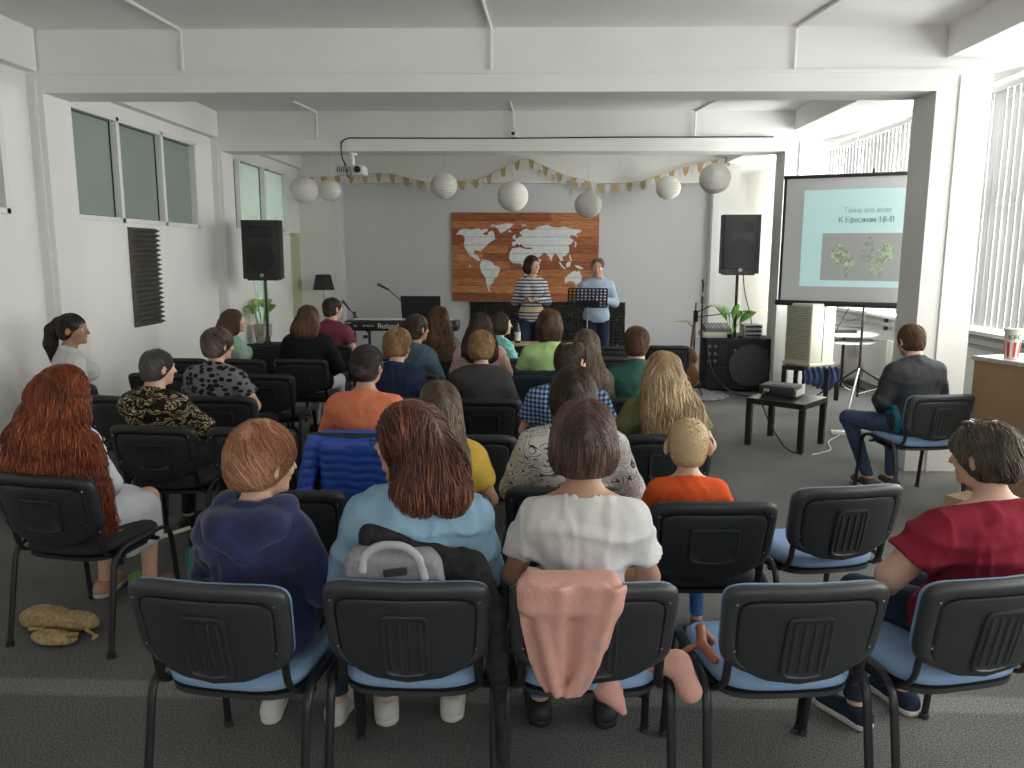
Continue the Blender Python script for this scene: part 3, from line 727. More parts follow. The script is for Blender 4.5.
def person(key, x, y, deg, label, skin='fair', s=1.0, b=1.0, head=(0, 0), lean=0, sex='f', shirt=None, sleeve='short', smat=None, pmat=None, legs='sit',
           hair=None, hmat=None, arms='lap', h=0.011, neckline=0.0, shoe=None, z0=0.0, puff=0.0, group='people of the audience', extras=(), skirt=False, wr=0.004, legdeg=0, armr=None, headsc=1.0, hem=0.0, collar=False, ears=1.0):
    root = empty('person', (x, y, z0), R(deg), label, 'person', group)
    g = np.random.default_rng(abs(hash(key)) % 1000 if False else sum(ord(c)*(i+3) for i, c in enumerate(key)))
    stand = legs == 'stand'
    base = 0.47 if not stand else 0.93*s
    ML = rotm('X', -lean)
    piv = np.array([0, -0.04, base+0.06*s])
    def U(p, sw=b):        # upper body point, given in the seated adult frame
        q = np.array([p[0]*(1+(sw-1)*0.75)*s, p[1]*s, base+(p[2]-0.47)*s])
        return piv+ML@(q-piv)
    bw = (0.96 if sex == 'f' else 1.04)
    SH = 0.162*bw
    up = {}
    def torso(F, t=0.0, k=0.045):
        F.ell(U((0, -0.045, 0.57)), np.array([(0.175 if sex == 'f' else 0.165)*(1+(b-1)*.8)+t, 0.128*(1+(b-1)*.9)+t, 0.125+t])*s, k, ML)
        F.ell(U((0, -0.04, 0.71)), np.array([(0.135 if sex == 'f' else 0.148)*(1+(b-1)*1.1)+t, (0.108)*(1+(b-1)*1.3)+t, 0.15+t])*s, k, ML)
        F.ell(U((0, -0.048, 0.87)), np.array([(0.150*bw)*(1+(b-1)*.9)+t, 0.108*(1+(b-1)*.9)+t, 0.17+t])*s, k, ML)
        F.cap(U((-0.105, -0.06, 0.935)), U((0.105, -0.06, 0.935)), (0.078+t)*s, k=k)
        F.cap(U((-SH+0.02, -0.055, 0.945)), U((SH-0.02, -0.055, 0.945)), (0.05+t)*s, k=0.03)
        for sx in (-1, 1):
            F.cap(U((0.02*sx, -0.060, 1.035)), U((0.14*sx, -0.055, 0.965)), (0.036+t)*s, (0.034+t)*s, k=0.03)
            if sex == 'f': F.ell(U((0.075*sx, 0.055, 0.865)), np.array([0.068+t, 0.058+t, 0.065+t])*s, 0.03, ML)
    neck0, neck1 = U((0, -0.058, 1.00)), U((0, -0.02, 1.14))
    # head frame
    HR = np.array(Euler((R(-lean*0.35-head[1]), 0, R(head[0]))).to_matrix())
    hs = s if headsc == 1.0 else headsc
    Hc = U((0, -0.03, 1.10)) + HR@np.array([0, 0.022, 0.085])*hs
    def H(p): return Hc+HR@(np.array(p, float)*hs)
    def hv(v): return np.array(v)*hs
    # arms
    A = {}
    def arm_pts(kind):
        P_ = {}
        for sx, nm in ((-1, 'l'), (1, 'r')):
            S_ = U((SH*sx, -0.052, 0.940))
            kd = kind if isinstance(kind, str) else kind[0 if sx < 0 else 1]
            if kd == 'lap': E_, W_ = (0.235*sx, 0.0, 0.735), (0.085*sx, 0.205, 0.635)
            elif kd == 'wide': E_, W_ = (0.275*sx, 0.03, 0.75), (0.15*sx, 0.235, 0.62)
            elif kd == 'side': E_, W_ = (0.255*sx, -0.05, 0.73), (0.235*sx, 0.17, 0.60)
            elif kd == 'knee': E_, W_ = (0.225*sx, 0.12, 0.78), (0.10*sx, 0.34, 0.68)
            elif kd == 'book': E_, W_ = (0.24*sx, 0.02, 0.80), (0.09*sx, 0.25, 0.84)
            elif kd == 'down': E_, W_ = (0.245*sx, -0.06, 0.72), (0.255*sx, 0.04, 0.49)
            elif kd == 'chin': E_, W_ = (0.20*sx, 0.16, 0.76), (0.06*sx, 0.17, 0.98)
            elif kd == 'clasp': E_, W_ = (0.235*sx, 0.0, 0.735), (0.075*sx, 0.20, 0.775)
            elif kd == 'out': E_, W_ = (0.30*sx, 0.05, 0.76), (0.33*sx, 0.28, 0.66)
            P_[nm] = (S_, U(E_), U(W_), sx)
        return P_
    A = arm_pts(arms)
    ar = armr or (0.047*(1+(b-1)*1.2) if sex == 'f' else 0.051*(1+(b-1)))
    hip = {-1: np.array([-0.088*s, 0.0, base+0.075*s]), 1: np.array([0.088*s, 0.0, base+0.075*s])}
    LR = rotm('Z', legdeg)
    if not stand:
        kn = {sx: LR@np.array([0.115*sx, 0.42*min(1, s+0.05), 0.0])+np.array([0, 0, base+0.055*s]) for sx in (-1, 1)}
        dz = 0.085
        an = {sx: LR@np.array([0.125*sx, 0.42*min(1, s+0.05)-0.05, 0.0])+np.array([0, 0, dz]) for sx in (-1, 1)}
        if legs == 'cross': an[-1] = LR@np.array([0.06, 0.30, 0])+np.array([0, 0, 0.085]); an[1] = LR@np.array([-0.03, 0.36, 0])+np.array([0, 0, 0.085])
        if legs == 'side':  # knee turned out to the left, feet back under the seat
            kn = {-1: np.array([-0.33, 0.28, 0.545]), 1: np.array([0.10, 0.42, 0.52])}
            an = {-1: np.array([-0.16, 0.24, 0.085]), 1: np.array([0.02, 0.22, 0.085])}
    else:
        hip = {sx: np.array([0.085*sx*s, -0.03, 0.93*s]) for sx in (-1, 1)}
        kn = {sx: np.array([0.095*sx*s, -0.01, 0.50*s]) for sx in (-1, 1)}
        an = {sx: np.array([0.10*sx*s, -0.045, 0.085]) for sx in (-1, 1)}
    toe = {sx: an[sx]+(LR if not stand else np.eye(3))@np.array([0.02*sx, 0.145*s, -0.048]) for sx in (-1, 1)}
    heel = {sx: an[sx]+(LR if not stand else np.eye(3))@np.array([0, -0.035, -0.045]) for sx in (-1, 1)}
    def leg(F, t=0.0, lo=None, k=0.03):
        for sx in (-1, 1):
            F.cap(hip[sx], kn[sx], (0.082*(1+(b-1)*.8)+t)*s, (0.056+t)*s, k=k); F.cap(kn[sx], an[sx], (0.054+t)*s, (0.036+t)*s, k=0.02, cut=lo)
    lo3 = np.array([-0.52, -0.38, 0.0]); hi3 = np.array([0.52, 0.72, Hc[2]+0.19])
    # ---- the body, one continuous skin
    F = Field(lo3, hi3, h)
    torso(F)
    F.cap(neck0, neck1, (0.058 if sex == 'f' else 0.066)*s, (0.050 if sex == 'f' else 0.060)*s, k=0.03)
    hand_data = []
    for nm in ('l', 'r'):
        S_, E_, W_, sx = A[nm]
        F.cap(S_, E_, ar*s, ar*0.80*s, k=0.03); F.cap(E_, W_, ar*0.82*s, 0.027*s, k=0.012)
        d = W_-E_; d /= np.linalg.norm(d)
        if arms in ('lap', 'knee', 'wide') or isinstance(arms, tuple): d = d*0.7+np.array([-0.25*sx, 0.25, -0.12]); d /= np.linalg.norm(d)
        nn = np.array([0, -0.35, -1.0]) if not stand else np.array([0.2*sx, 0.4, -1]); nn = nn-d*(nn@d); nn /= np.linalg.norm(nn)   # palm side
        uu = np.cross(d, nn); 
        if uu[0]*sx > 0: uu = -uu        # thumb side towards the middle
        Mh = np.stack([uu, d, nn], 1)
        F.ell(W_+d*0.048*s, np.array([0.038, 0.052, 0.017])*s, 0.015, Mh)
        for j, (o_, L_) in enumerate(((0.030, 0.068), (0.010, 0.078), (-0.010, 0.073), (-0.030, 0.057))):
            a0 = W_+(d*0.085+uu*o_)*s; a1 = a0+(d*0.85+nn*0.45+uu*o_*1.5)*L_*0.5*s; a2 = a1+(d*0.45+nn*0.9+uu*o_*0.5)*L_*0.5*s
            F.cap(a0, a1, 0.0095*s, 0.0088*s, k=0.004); F.cap(a1, a2, 0.0088*s, 0.0075*s, k=0.003)
        t0 = W_+(d*0.03+uu*0.032)*s; t1 = t0+(d*0.6+uu*0.75+nn*0.2)*0.036*s; t2 = t1+(d*0.85+uu*0.3+nn*0.4)*0.03*s
        F.cap(t0, t1, 0.0125*s, 0.0105*s, k=0.008); F.cap(t1, t2, 0.0105*s, 0.0085*s, k=0.003)
    leg(F)
    for sx in (-1, 1):
        F.cap(heel[sx], toe[sx], 0.034*s, 0.028*s, k=0.02)
    F.ell(H((0, -0.012, 0.028)), hv((0.077, 0.095, 0.084)), 0.01, HR)
    F.ell(H((0, 0.028, -0.022)), hv((0.062, 0.066, 0.082)), 0.02, HR)
    F.ell(H((0, 0.04, -0.075)), hv((0.043, 0.045, 0.032)), 0.02, HR)
    F.cap(H((0, 0.093, 0.012)), H((0, 0.113, -0.026)), 0.008*hs, 0.0125*hs, k=0.012)
    F.cap(H((-0.036, 0.080, 0.026)), H((0.036, 0.080, 0.026)), 0.011*hs, k=0.015)
    for sx in (-1, 1):
        F.ell(H((0.037*sx, 0.066, -0.024)), hv((0.022, 0.022, 0.02)), 0.015, HR)
        F.ell(H((0.031*sx, 0.099, 0.006)), hv((0.015, 0.012, 0.010)), 0.008, HR, op='sub')
        Me = HR@rotm('Z', 18*sx*(1 if ears == 1.0 else 2.2))@rotm('X', -12)
        F.ell(H(((0.082+0.010*(ears-1)/0.3)*sx, -0.006, -0.008)), hv((0.011, 0.020*ears, 0.033*ears)), 0.006, Me)
        F.ell(H((0.087*sx, 0.0, -0.005)), hv((0.006, 0.010, 0.016)), 0.004, Me, op='sub')
    F.cap(H((-0.016, 0.090, -0.058)), H((0.016, 0.090, -0.058)), 0.0075*hs, k=0.006)
    F.ell(H((0, 0.078, -0.092)), hv((0.018, 0.017, 0.016)), 0.015, HR)
    lipc = H((0, 0.096, -0.058))
    def lips(V):
        q = (V-lipc)@HR; return np.clip(1.6-np.sqrt((q[:, 0]/0.024)**2+(q[:, 2]/0.0085)**2+(q[:, 1]/0.02)**2), 0, 1)*0.85
    sdf_object(F, 'body', SKIN[skin], root, attr=lips)
    for sx in (-1, 1):
        e = MB().ball(H((0.031*sx, 0.0815, 0.006)), 0.0105*hs, 14).build('eye', EYEW, root, smooth=True)
        MB().ball(H((0.031*sx, 0.0875, 0.006)), 0.0058*hs, 10).build('iris', EYED, e, smooth=True)
    # ---- shirt
    if smat is not None:
        F = Field((-0.46, -0.36, base-0.03), (0.46, 0.50, U((0, 0, 1.13))[2]+0.06), h)
        t = 0.012+puff
        torso(F, t)
        if not stand and sex: F.ell(U((0, 0.0, 0.60)), np.array([0.165*b+t, 0.13*b+t, 0.11])*s, 0.05, ML)
        F.cap(neck0-np.array([0, 0, 0.03]), U((0, -0.045, 1.035)), (0.064+t*0.7)*s, (0.064+t*0.6)*s, k=0.03)
        for nm in ('l', 'r'):
            S_, E_, W_, sx = A[nm]; rr = (ar+0.010+puff*0.8)*s
            if sleeve == 'long':
                F.cap(S_, E_, rr*1.08, rr*0.92, k=0.035); F.cap(E_, W_, rr*0.93, rr*0.70, k=0.014, cut=0.97)
            elif sleeve == 'three':
                F.cap(S_, E_, rr*1.08, rr*0.92, k=0.035); F.cap(E_, W_, rr*0.95, rr*0.85, k=0.014, cut=0.45)
            elif sleeve == 'short':
                F.cap(S_, S_+(E_-S_)*0.9, rr*1.06, rr*(1.12+puff*8), k=0.035, cut=0.64)
            elif sleeve == 'cap':
                F.cap(S_, S_+(E_-S_)*0.9, rr*1.15, rr*1.18, k=0.035, cut=0.34)
        if wr > 0:
            F.crease(wr*1.6, 11, int(g.integers(99)), (0.8, 1.0, 2.0)); F.crease(wr*0.9, 20, int(g.integers(99)), (1.8, 1.2, 0.8), 0.13)
            F.rough(wr*0.8, 22, seed=int(g.integers(99)), st=(1, 1, 1.8)); F.rough(wr*0.5, 55, seed=int(g.integers(99)), st=(1.5, 1, 0.6))
        nb_ = U((0, -0.045, 1.056-neckline))
        nrm = np.array(ML@np.array([0, 0.42 if neckline < 0.02 else 0.5, 1.0]))
        F.plane(nb_, nrm, 0.0)
        if neckline > 0:
            F.ell(U((0, 0.01, 1.058-neckline*0.2)), np.array([0.070+neckline, 0.085+neckline, 0.055+neckline*0.7])*s, 0.0, ML, op='sub')
        else:
            F.ell(U((0, 0.048, 1.060)), np.array([0.055, 0.060, 0.040])*s, 0.0, ML, op='sub')
        F.cap(U((0, -0.043, 1.062)), U((0, 0.0, 1.2)), 0.061*s, k=0.0, op='sub')
        X, Y, Z = F.grid(); F.d = np.maximum(F.d, ((base+hem+(0.035 if not stand else -0.055*s)) - Z)).astype(np.float32)
        so = sdf_object(F, shirt or 'shirt', smat, root)
        if collar:
            cc = U((0, -0.043, 1.052)); pts = []
            for a in np.linspace(R(-235), R(55), 22): pts.append(cc+ML@np.array([0.068*math.cos(a), 0.066*math.sin(a), -0.020*math.sin(a)])*s)
            MB().tube(pts, 0.008*s, seg=8, rad2=0.020*s).build('collar', smat, root, smooth=True)
    # ---- trousers or skirt
    if pmat is not None:
        F = Field((-0.46, -0.30, 0.02), (0.46, 0.66, base+0.25), max(h, 0.011))
        t = 0.010
        F.ell(U((0, -0.045, 0.57)), np.array([0.172*(1+(b-1)*.8)+t, 0.128*b+t, 0.125+t])*s, 0.04, ML)
        if skirt:
            F.ell(np.array([0, 0.18, base+0.05])*np.array([1, 1, 1]), np.array([0.22*b, 0.30, 0.10]), 0.05)
            F.rbox((0, 0.29, 0.41), (0.19, 0.17, 0.14), 0.07, 0.06)
            F.rough(0.008, 30, 3, (1.6, 0.5, 0.5))
            cutz = 0.30
        else:
            leg(F, t, k=0.035); cutz = 0.10 if not stand else 0.07
            F.rough(0.004, 26, 5)
        X, Y, Z = F.grid(); F.d = np.maximum(F.d, cutz-Z)
        F.d = np.maximum(F.d, Z-(base+0.20*s if not stand else base+0.045)).astype(np.float32)
        sdf_object(F, 'skirt' if skirt else 'trousers', pmat, root)
    # ---- shoes
    if shoe is not None:
        for sx in (-1, 1):
            q0, q1 = heel[sx], toe[sx]
            F = Field(np.minimum(q0, q1)-0.09, np.maximum(q0, q1)+0.10, 0.009)
            F.cap(q0+np.array([0, 0, 0.004]), q1+np.array([0, 0, 0.0]), 0.043*s, 0.040*s, k=0.01); F.cap(an[sx]+np.array([0, 0, -0.01]), q0, 0.044*s, 0.043*s, k=0.02)
            F.plane((0, 0, max(0.001, z0*0+0.004)), (0, 0, -1)); F.plane(an[sx]+np.array([0, 0, 0.0]), (0, 0, 1))
            o = sdf_object(F, 'shoe', shoe, root)
            F = Field(np.minimum(q0, q1)-0.09, np.maximum(q0, q1)+0.10, 0.008)
            a_ = q0.copy(); b_ = q1.copy(); a_[2] = b_[2] = 0.020
            F.cap(a_, b_, 0.047*s, 0.044*s, k=0.01); F.plane((0, 0, 0.030), (0, 0, 1)); F.plane((0, 0, 0.002), (0, 0, -1))
            sdf_object(F, 'sole', SOLE if shoe is not BLACK else BLACK, o)
    if hair is not None: make_hair(root, hair, hmat, H, HR, hs, U, ML, s, h, g)
    return root, H, HR, U, A

SOLE = mat('shoe_sole', (0.62, 0.60, 0.55), 0.7)
def make_hair(root, hd, hm, H, HR, hs, U, ML, s, h, g):
    kind = hd['k']; th = hd.get('t', 0.012); L = hd.get('len', 0.2); wd = hd.get('w', 1.0); ns = hd.get('n', 1500); wid = hd.get('wid', 0.0016)
    hh = min(h, 0.009)
    lo = H((0, 0, 0))-np.array([0.26, 0.26, 0.17+L]); hi = H((0, 0, 0))+np.array([0.26, 0.24, 0.22])
    F = Field(lo, hi, hh)
    def hv(v): return np.array(v)*hs
    F.ell(H((0, -0.016, 0.032)), hv((0.078+th, 0.096+th, 0.086+th)), 0.01, HR)
    F.ell(H((0, -0.035, -0.02)), hv((0.068+th, 0.072+th, 0.075+th*.5)), 0.02, HR)
    X, Y, Z = F.grid()
    q = [(X-H((0, 0, 0))[0]), (Y-H((0, 0, 0))[1]), (Z-H((0, 0, 0))[2])]
    lx, ly, lz = [(q[0]*HR[0, i]+q[1]*HR[1, i]+q[2]*HR[2, i])/hs for i in range(3)]
    back = U((0, -0.155, 0.95)); drop = np.array([0, 0, -1.0])
    hb = H((0, -0.075, -0.02))
    rise = 1.0
    if kind in ('short', 'tousled', 'shaved', 'balding'):
        # nape line and sideburns
        lim = -0.075 + 0.9*np.maximum(0, ly+0.03)
        F.d = np.maximum(F.d, (lim-lz)*0.7*hs)
        if kind == 'balding': F.ell(H((0, -0.045, 0.125)), hv((0.045, 0.055, 0.035)), 0.01, HR, op='sub')
        F.rough(hd.get('rough', 0.003), 60 if kind != 'tousled' else 42, seed=int(g.integers(50)))
        if kind == 'tousled': F.rough(0.006, 24, seed=int(g.integers(50)))
    elif kind == 'bob':
        z1 = hd.get('z1', -0.13)
        F.ell(H((0, -0.045, -0.030)), hv((0.098*wd, 0.080, 0.085)), 0.03, HR)
        for sx in (-1, 1): F.ell(H((0.066*sx*wd, -0.012, -0.035)), hv((0.034, 0.055, 0.070)), 0.03, HR)
        if z1 < -0.12: F.ell(H((0, -0.05, -0.09)), hv((0.088*wd, 0.06, 0.09)), 0.03, HR)
        F.d = np.maximum(F.d, (z1-lz+0.25*np.maximum(0, -ly-0.02)*0)*hs)
        F.rough(0.003, 60, seed=3, st=(1.8, 1.8, 0.4)); F.rough(0.005, 26, seed=6, st=(1, 1, .6))
    elif kind in ('long', 'curly'):
        cv = kind == 'curly'
        # curtain of hair falling down the back and over the shoulders
        top = H((0, -0.055, 0.0)); zend = top[2]-L
        yb = hd.get('yb', -0.02)
        pts = []
        nseg = 6
        for i in range(nseg+1):
            t = i/nseg; z = top[2]-0.02-(L-0.05)*t
            zr = (z-U((0, 0, 0.47))[2])/s+0.47
            # follow the back: push out behind the shoulders below neck level
            yb_ = top[1]-0.02*hs + (min(0, back[1]-0.005-top[1]))*np.clip((U((0, 0, 1.10))[2]-z)/0.12, 0, 1)
            pts.append((t, z, yb_))
        for (t, z, yy) in pts:
            rx = (0.088+0.055*np.sin(min(1, t*1.25)*1.9)*(1.0 if not cv else 1.25))*wd*hs
            ry = (0.060-0.014*t+(0.018 if cv else 0))*hs
            F.ell((top[0]+hd.get('cx', 0)+hd.get('dx', 0)*t, yy+hd.get('dy', 0)*t**2, z), (rx, ry, max(0.06, L/nseg*0.95)), 0.045)
        for sx in (-1, 1):
            if not hd.get('tuck'): F.ell(H((0.070*sx, 0.0, -0.05)), hv((0.028, 0.05, 0.08)), 0.03, HR)
        if hd.get('side'):
            for (p_, q_, r0_, r1_) in hd['side']: F.cap(U(p_), U(q_), r0_, r1_, k=0.05)
        edge = zend + 0.045*vnoise(X, Y, Z*0.2, 60, 4)
        if hd.get('taper'): edge = edge + np.abs(X-top[0])*hd['taper']
        F.d = np.maximum(F.d, (edge-Z)*0.8).astype(np.float32)
        F.rough(0.004, 55, seed=7, st=(1.6, 1.4, 0.30)); F.rough(0.007 if not cv else 0.012, 28 if not cv else 34, seed=9, st=(1.2, 1, .35 if not cv else 0.9))
    elif kind == 'bun':
        F.d = np.maximum(F.d, ((-0.080+0.9*np.maximum(0, ly+0.03))-lz)*0.7*hs)
        F.ell(H(hd.get('bun', (0, -0.120, -0.02))), hv((0.042, 0.030, 0.040)), 0.006, HR)
    elif kind == 'pony':
        F.d = np.maximum(F.d, ((-0.072+0.9*np.maximum(0, ly+0.03))-lz)*0.7*hs)
        c0 = H((0, -0.105, 0.065)); F.ell(c0, hv((0.028, 0.026, 0.028)), 0.008, HR)
        c1 = H((0, -0.155, 0.0)); c2 = H((0, -0.175, -0.11)); c3 = H((0.0, -0.165, -0.24))
        F.cap(c0, c1, 0.030*hs, 0.045*hs, 0.02); F.cap(c1, c2, 0.046*hs, 0.046*hs, 0.02); F.cap(c2, c3, 0.045*hs, 0.02*hs, 0.02)
        F.rough(0.003, 70, seed=7, st=(1.6, 1.4, 0.3))
    elif kind == 'braid':
        F.d = np.maximum(F.d, ((-0.085+0.9*np.maximum(0, ly+0.03))-lz)*0.7*hs)
        F.d = (F.d-0.006*np.abs(np.sin(lx*95))*1.0).astype(np.float32)
    # open the face
    F.d = F.d.astype(np.float32)
    fw = hd.get('face', 0.064)
    F.ell(H((0, 0.125, hd.get('fz', -0.040))), hv((fw, 0.105, 0.105)), 0.008, HR, op='sub')
    if kind in ('short', 'tousled', 'shaved', 'balding', 'bun', 'pony', 'braid'):
        for sx in (-1, 1): F.ell(H((0.088*sx, 0.002, -0.010)), hv((0.022, 0.026, 0.036)), 0.004, HR, op='sub')
        F.ell(H((0, 0.10, -0.06)), hv((0.12, 0.075, 0.075)), 0.004, HR, op='sub')
    # strands
    V, T, Q = Field.tris(F)
    N = F.grad(V)
    crown = H((0, -0.045, 0.11)); c0 = H((0, 0, 0)); ex, ey, ez = HR[:, 0], HR[:, 1], HR[:, 2]
    loc = (V-c0)@HR/hs
    long_ = kind in ('long', 'curly', 'bob')
    if long_:
        sel = (loc[:, 2] > -0.01) | (g.uniform(size=len(V)) < 0.25)
    else: sel = loc[:, 2] > -0.12
    cand = np.where(sel)[0]
    if len(cand) == 0: return
    pk = g.choice(cand, min(ns, len(cand)*3))
    roots = V[pk]+g.normal(size=(len(pk), 3))*0.003
    if kind == 'curly': step, nst, wave, wf = 0.022, int(L*42)+8, 0.017, 42
    elif kind == 'long': step, nst, wave, wf = 0.024, int((L+0.13)/0.024), hd.get('wave', 0.003), hd.get('wf', 40)
    elif kind == 'bob': step, nst, wave, wf = 0.019, 10, 0.002, 30
    elif kind == 'pony': step, nst, wave, wf = 0.02, 12, 0.001, 30
    elif kind == 'tousled': step, nst, wave, wf = 0.012, hd.get('steps', 7), 0.003, 70
    elif kind == 'shaved': step, nst, wave, wf = 0.003, 2, 0.0, 30
    else: step, nst, wave, wf = 0.011, 5, 0.001, 50
    pony = H((0, -0.115, 0.065)); bun = H((0, -0.12, -0.02))
    part = hd.get('part', 0.01)
    def flow(P, N, i):
        l_ = (P-c0)@HR/hs
        if long_:
            v = np.zeros_like(P); v[:, 2] = -1.0
            upz = np.clip(l_[:, 2:3]/0.09, 0, 1)
            sd = np.sign(l_[:, :1]-part)
            v = v*(1.15-upz)+upz*(ex[None, :]*sd*1.0-ey[None, :]*0.45)
            return v
        if kind == 'pony':
            t = pony-P; dn = np.linalg.norm(t, axis=1, keepdims=True); v = t/dn
            beyond = ((P-pony)@ey < 0.0)[:, None] & (l_[:, 1:2] < -0.12)
            return np.where(beyond, np.array([[0, -0.15, -1.0]]), v)
        if kind in ('bun', 'braid'):
            t = bun-P; return t/np.linalg.norm(t, axis=1, keepdims=True)
        v = P-crown; v = v/(np.linalg.norm(v, axis=1, keepdims=True)+1e-6); v = v + np.array([[0, 0, -0.3]])
        sw = np.cross(N, v)*0.45
        return v+sw+(1.1*np.stack([vnoise(P[:, 0], P[:, 1], P[:, 2], 40, 21), vnoise(P[:, 0], P[:, 1], P[:, 2], 40, 22), vnoise(P[:, 0], P[:, 1], P[:, 2], 40, 23)], 1)+g.normal(size=P.shape)*0.10 if kind == 'tousled' else 0)
    ct = hd.get('tone')
    def tone(r, gg):
        c = 0.5+0.5*vnoise(r[:, 0], r[:, 1], r[:, 2], 45, 11); return np.clip(0.6*c**1.3+0.55*gg.uniform(size=len(r))-0.12, 0, 1)**1.5
    ex_ = strands(F, roots, flow, nst, step, wid, wave, wf, hd.get('lift', 0.004), g, tone, zmin=zend if kind in ('long', 'curly') else None)
    def at(V_): return np.clip((0.28 if kind in ('short', 'tousled', 'shaved', 'balding') else 0.12)+0.12*vnoise(V_[:, 0]*2, V_[:, 1]*2, V_[:, 2]*0.7, 60, 5), 0, 1)
    sdf_object(F, 'hair', hm, root, extra=ex_, attr=at)
    if kind == 'pony':
        MB().cyl(H((0, -0.118, 0.062)), H((0, -0.132, 0.048)), 0.030*hs, seg=14).build('hair_tie', BLACK, root, smooth=True)
# ---------------------------------------------------------------- cloth materials
def patterned(name, fn, rough=0.9):
    m = bpy.data.materials.new(name); n, l, b = nodes_of(m); b.inputs['Roughness'].default_value = rough; b.inputs['Specular IOR Level'].default_value = 0.2
    tc = n.new('ShaderNodeTexCoord'); src = fn(n, l, tc.outputs['Object']); l.new(src, b.inputs['Base Color']); return m
def ramp(n, l, src, stops, const=False):
    r = n.new('ShaderNodeValToRGB'); e = r.color_ramp.elements
    if const: r.color_ramp.interpolation = 'CONSTANT'
    e[0].position = stops[0][0]; e[0].color = (*stops[0][1], 1); e[1].position = stops[1][0]; e[1].color = (*stops[1][1], 1)
    for p, c in stops[2:]:
        q = e.new(p); q.color = (*c, 1)
    l.new(src, r.inputs[0]); return r.outputs[0]
def f_paisley(n, l, co):
    w_ = n.new('ShaderNodeTexNoise'); w_.inputs['Scale'].default_value = 9; w_.inputs['Distortion'].default_value = 2.5; w_.inputs['Detail'].default_value = 3; l.new(co, w_.inputs['Vector'])
    v = n.new('ShaderNodeTexWave'); v.wave_type = 'RINGS'; v.inputs['Scale'].default_value = 5.5; v.inputs['Distortion'].default_value = 11; v.inputs['Detail'].default_value = 3; v.inputs['Detail Scale'].default_value = 2.5; l.new(co, v.inputs['Vector'])
    a = ramp(n, l, v.outputs['Fac'], [(0.0, (0.012, 0.010, 0.008)), (0.38, (0.03, 0.026, 0.02)), (0.52, (0.36, 0.25, 0.11)), (0.75, (0.62, 0.52, 0.34)), (0.9, (0.05, 0.04, 0.03))])
    c = ramp(n, l, w_.outputs[0], [(0.42, (0.35, 0.35, 0.38)), (0.56, (1, 1, 1))])
    mx = n.new('ShaderNodeMix'); mx.data_type = 'RGBA'; mx.blend_type = 'MULTIPLY'; mx.inputs['Factor'].default_value = 1; l.new(a, mx.inputs['A']); l.new(c, mx.inputs['B']); return mx.outputs['Result']
def f_dots(n, l, co):
    mp = n.new('ShaderNodeMapping'); mp.inputs['Scale'].default_value = (1, 1, 1.5); l.new(co, mp.inputs[0])
    v = n.new('ShaderNodeTexVoronoi'); v.inputs['Scale'].default_value = 20; v.inputs['Randomness'].default_value = 0.85; l.new(mp.outputs[0], v.inputs['Vector'])
    return ramp(n, l, v.outputs['Distance'], [(0.43, (0.012, 0.012, 0.014)), (0.50, (0.17, 0.175, 0.19))])
def f_swirl(n, l, co):
    z = n.new('ShaderNodeTexNoise'); z.inputs['Scale'].default_value = 8; z.inputs['Detail'].default_value = 1.0; z.inputs['Distortion'].default_value = 1.2; l.new(co, z.inputs['Vector'])
    mu = n.new('ShaderNodeMath'); mu.operation = 'MULTIPLY'; mu.inputs[1].default_value = 15; l.new(z.outputs[0], mu.inputs[0])
    fr = n.new('ShaderNodeMath'); fr.operation = 'FRACT'; l.new(mu.outputs[0], fr.inputs[0])
    return ramp(n, l, fr.outputs[0], [(0.06, (0.03, 0.03, 0.035)), (0.20, (0.60, 0.575, 0.56)), (0.88, (0.62, 0.60, 0.585)), (0.99, (0.03, 0.03, 0.035))])
def f_plaid(n, l, co):
    sp = n.new('ShaderNodeSeparateXYZ'); l.new(co, sp.inputs[0]); outs = []
    for ax, ph in (('X', 0.0), ('Z', 0.3)):
        mu = n.new('ShaderNodeMath'); mu.operation = 'MULTIPLY_ADD'; mu.inputs[1].default_value = 38; mu.inputs[2].default_value = ph; l.new(sp.outputs[ax], mu.inputs[0])
        fr = n.new('ShaderNodeMath'); fr.operation = 'FRACT'; l.new(mu.outputs[0], fr.inputs[0])
        gt = n.new('ShaderNodeMath'); gt.operation = 'GREATER_THAN'; gt.inputs[1].default_value = 0.5; l.new(fr.outputs[0], gt.inputs[0]); outs.append(gt.outputs[0])
    ad = n.new('ShaderNodeMath'); ad.operation = 'ADD'; l.new(outs[0], ad.inputs[0]); l.new(outs[1], ad.inputs[1])
    hf = n.new('ShaderNodeMath'); hf.operation = 'MULTIPLY'; hf.inputs[1].default_value = 0.5; l.new(ad.outputs[0], hf.inputs[0])
    return ramp(n, l, hf.outputs[0], [(0.0, (0.018, 0.03, 0.075)), (0.4, (0.09, 0.16, 0.33)), (0.9, (0.38, 0.47, 0.62))], True)
def f_stripes(n, l, co):
    sp = n.new('ShaderNodeSeparateXYZ'); l.new(co, sp.inputs[0])
    mu = n.new('ShaderNodeMath'); mu.operation = 'MULTIPLY'; mu.inputs[1].default_value = 25; l.new(sp.outputs['Z'], mu.inputs[0])
    fr = n.new('ShaderNodeMath'); fr.operation = 'FRACT'; l.new(mu.outputs[0], fr.inputs[0])
    a = ramp(n, l, fr.outputs[0], [(0.0, (0.045, 0.05, 0.07)), (0.42, (0.62, 0.61, 0.62))], True)
    g1 = n.new('ShaderNodeMath'); g1.operation = 'COMPARE'; g1.inputs[1].default_value = 1.085; g1.inputs[2].default_value = 0.025; l.new(sp.outputs['Z'], g1.inputs[0])
    mx = n.new('ShaderNodeMix'); mx.data_type = 'RGBA'; l.new(g1.outputs[0], mx.inputs['Factor']); l.new(a, mx.inputs['A']); mx.inputs['B'].default_value = (0.62, 0.50, 0.27, 1); return mx.outputs['Result']
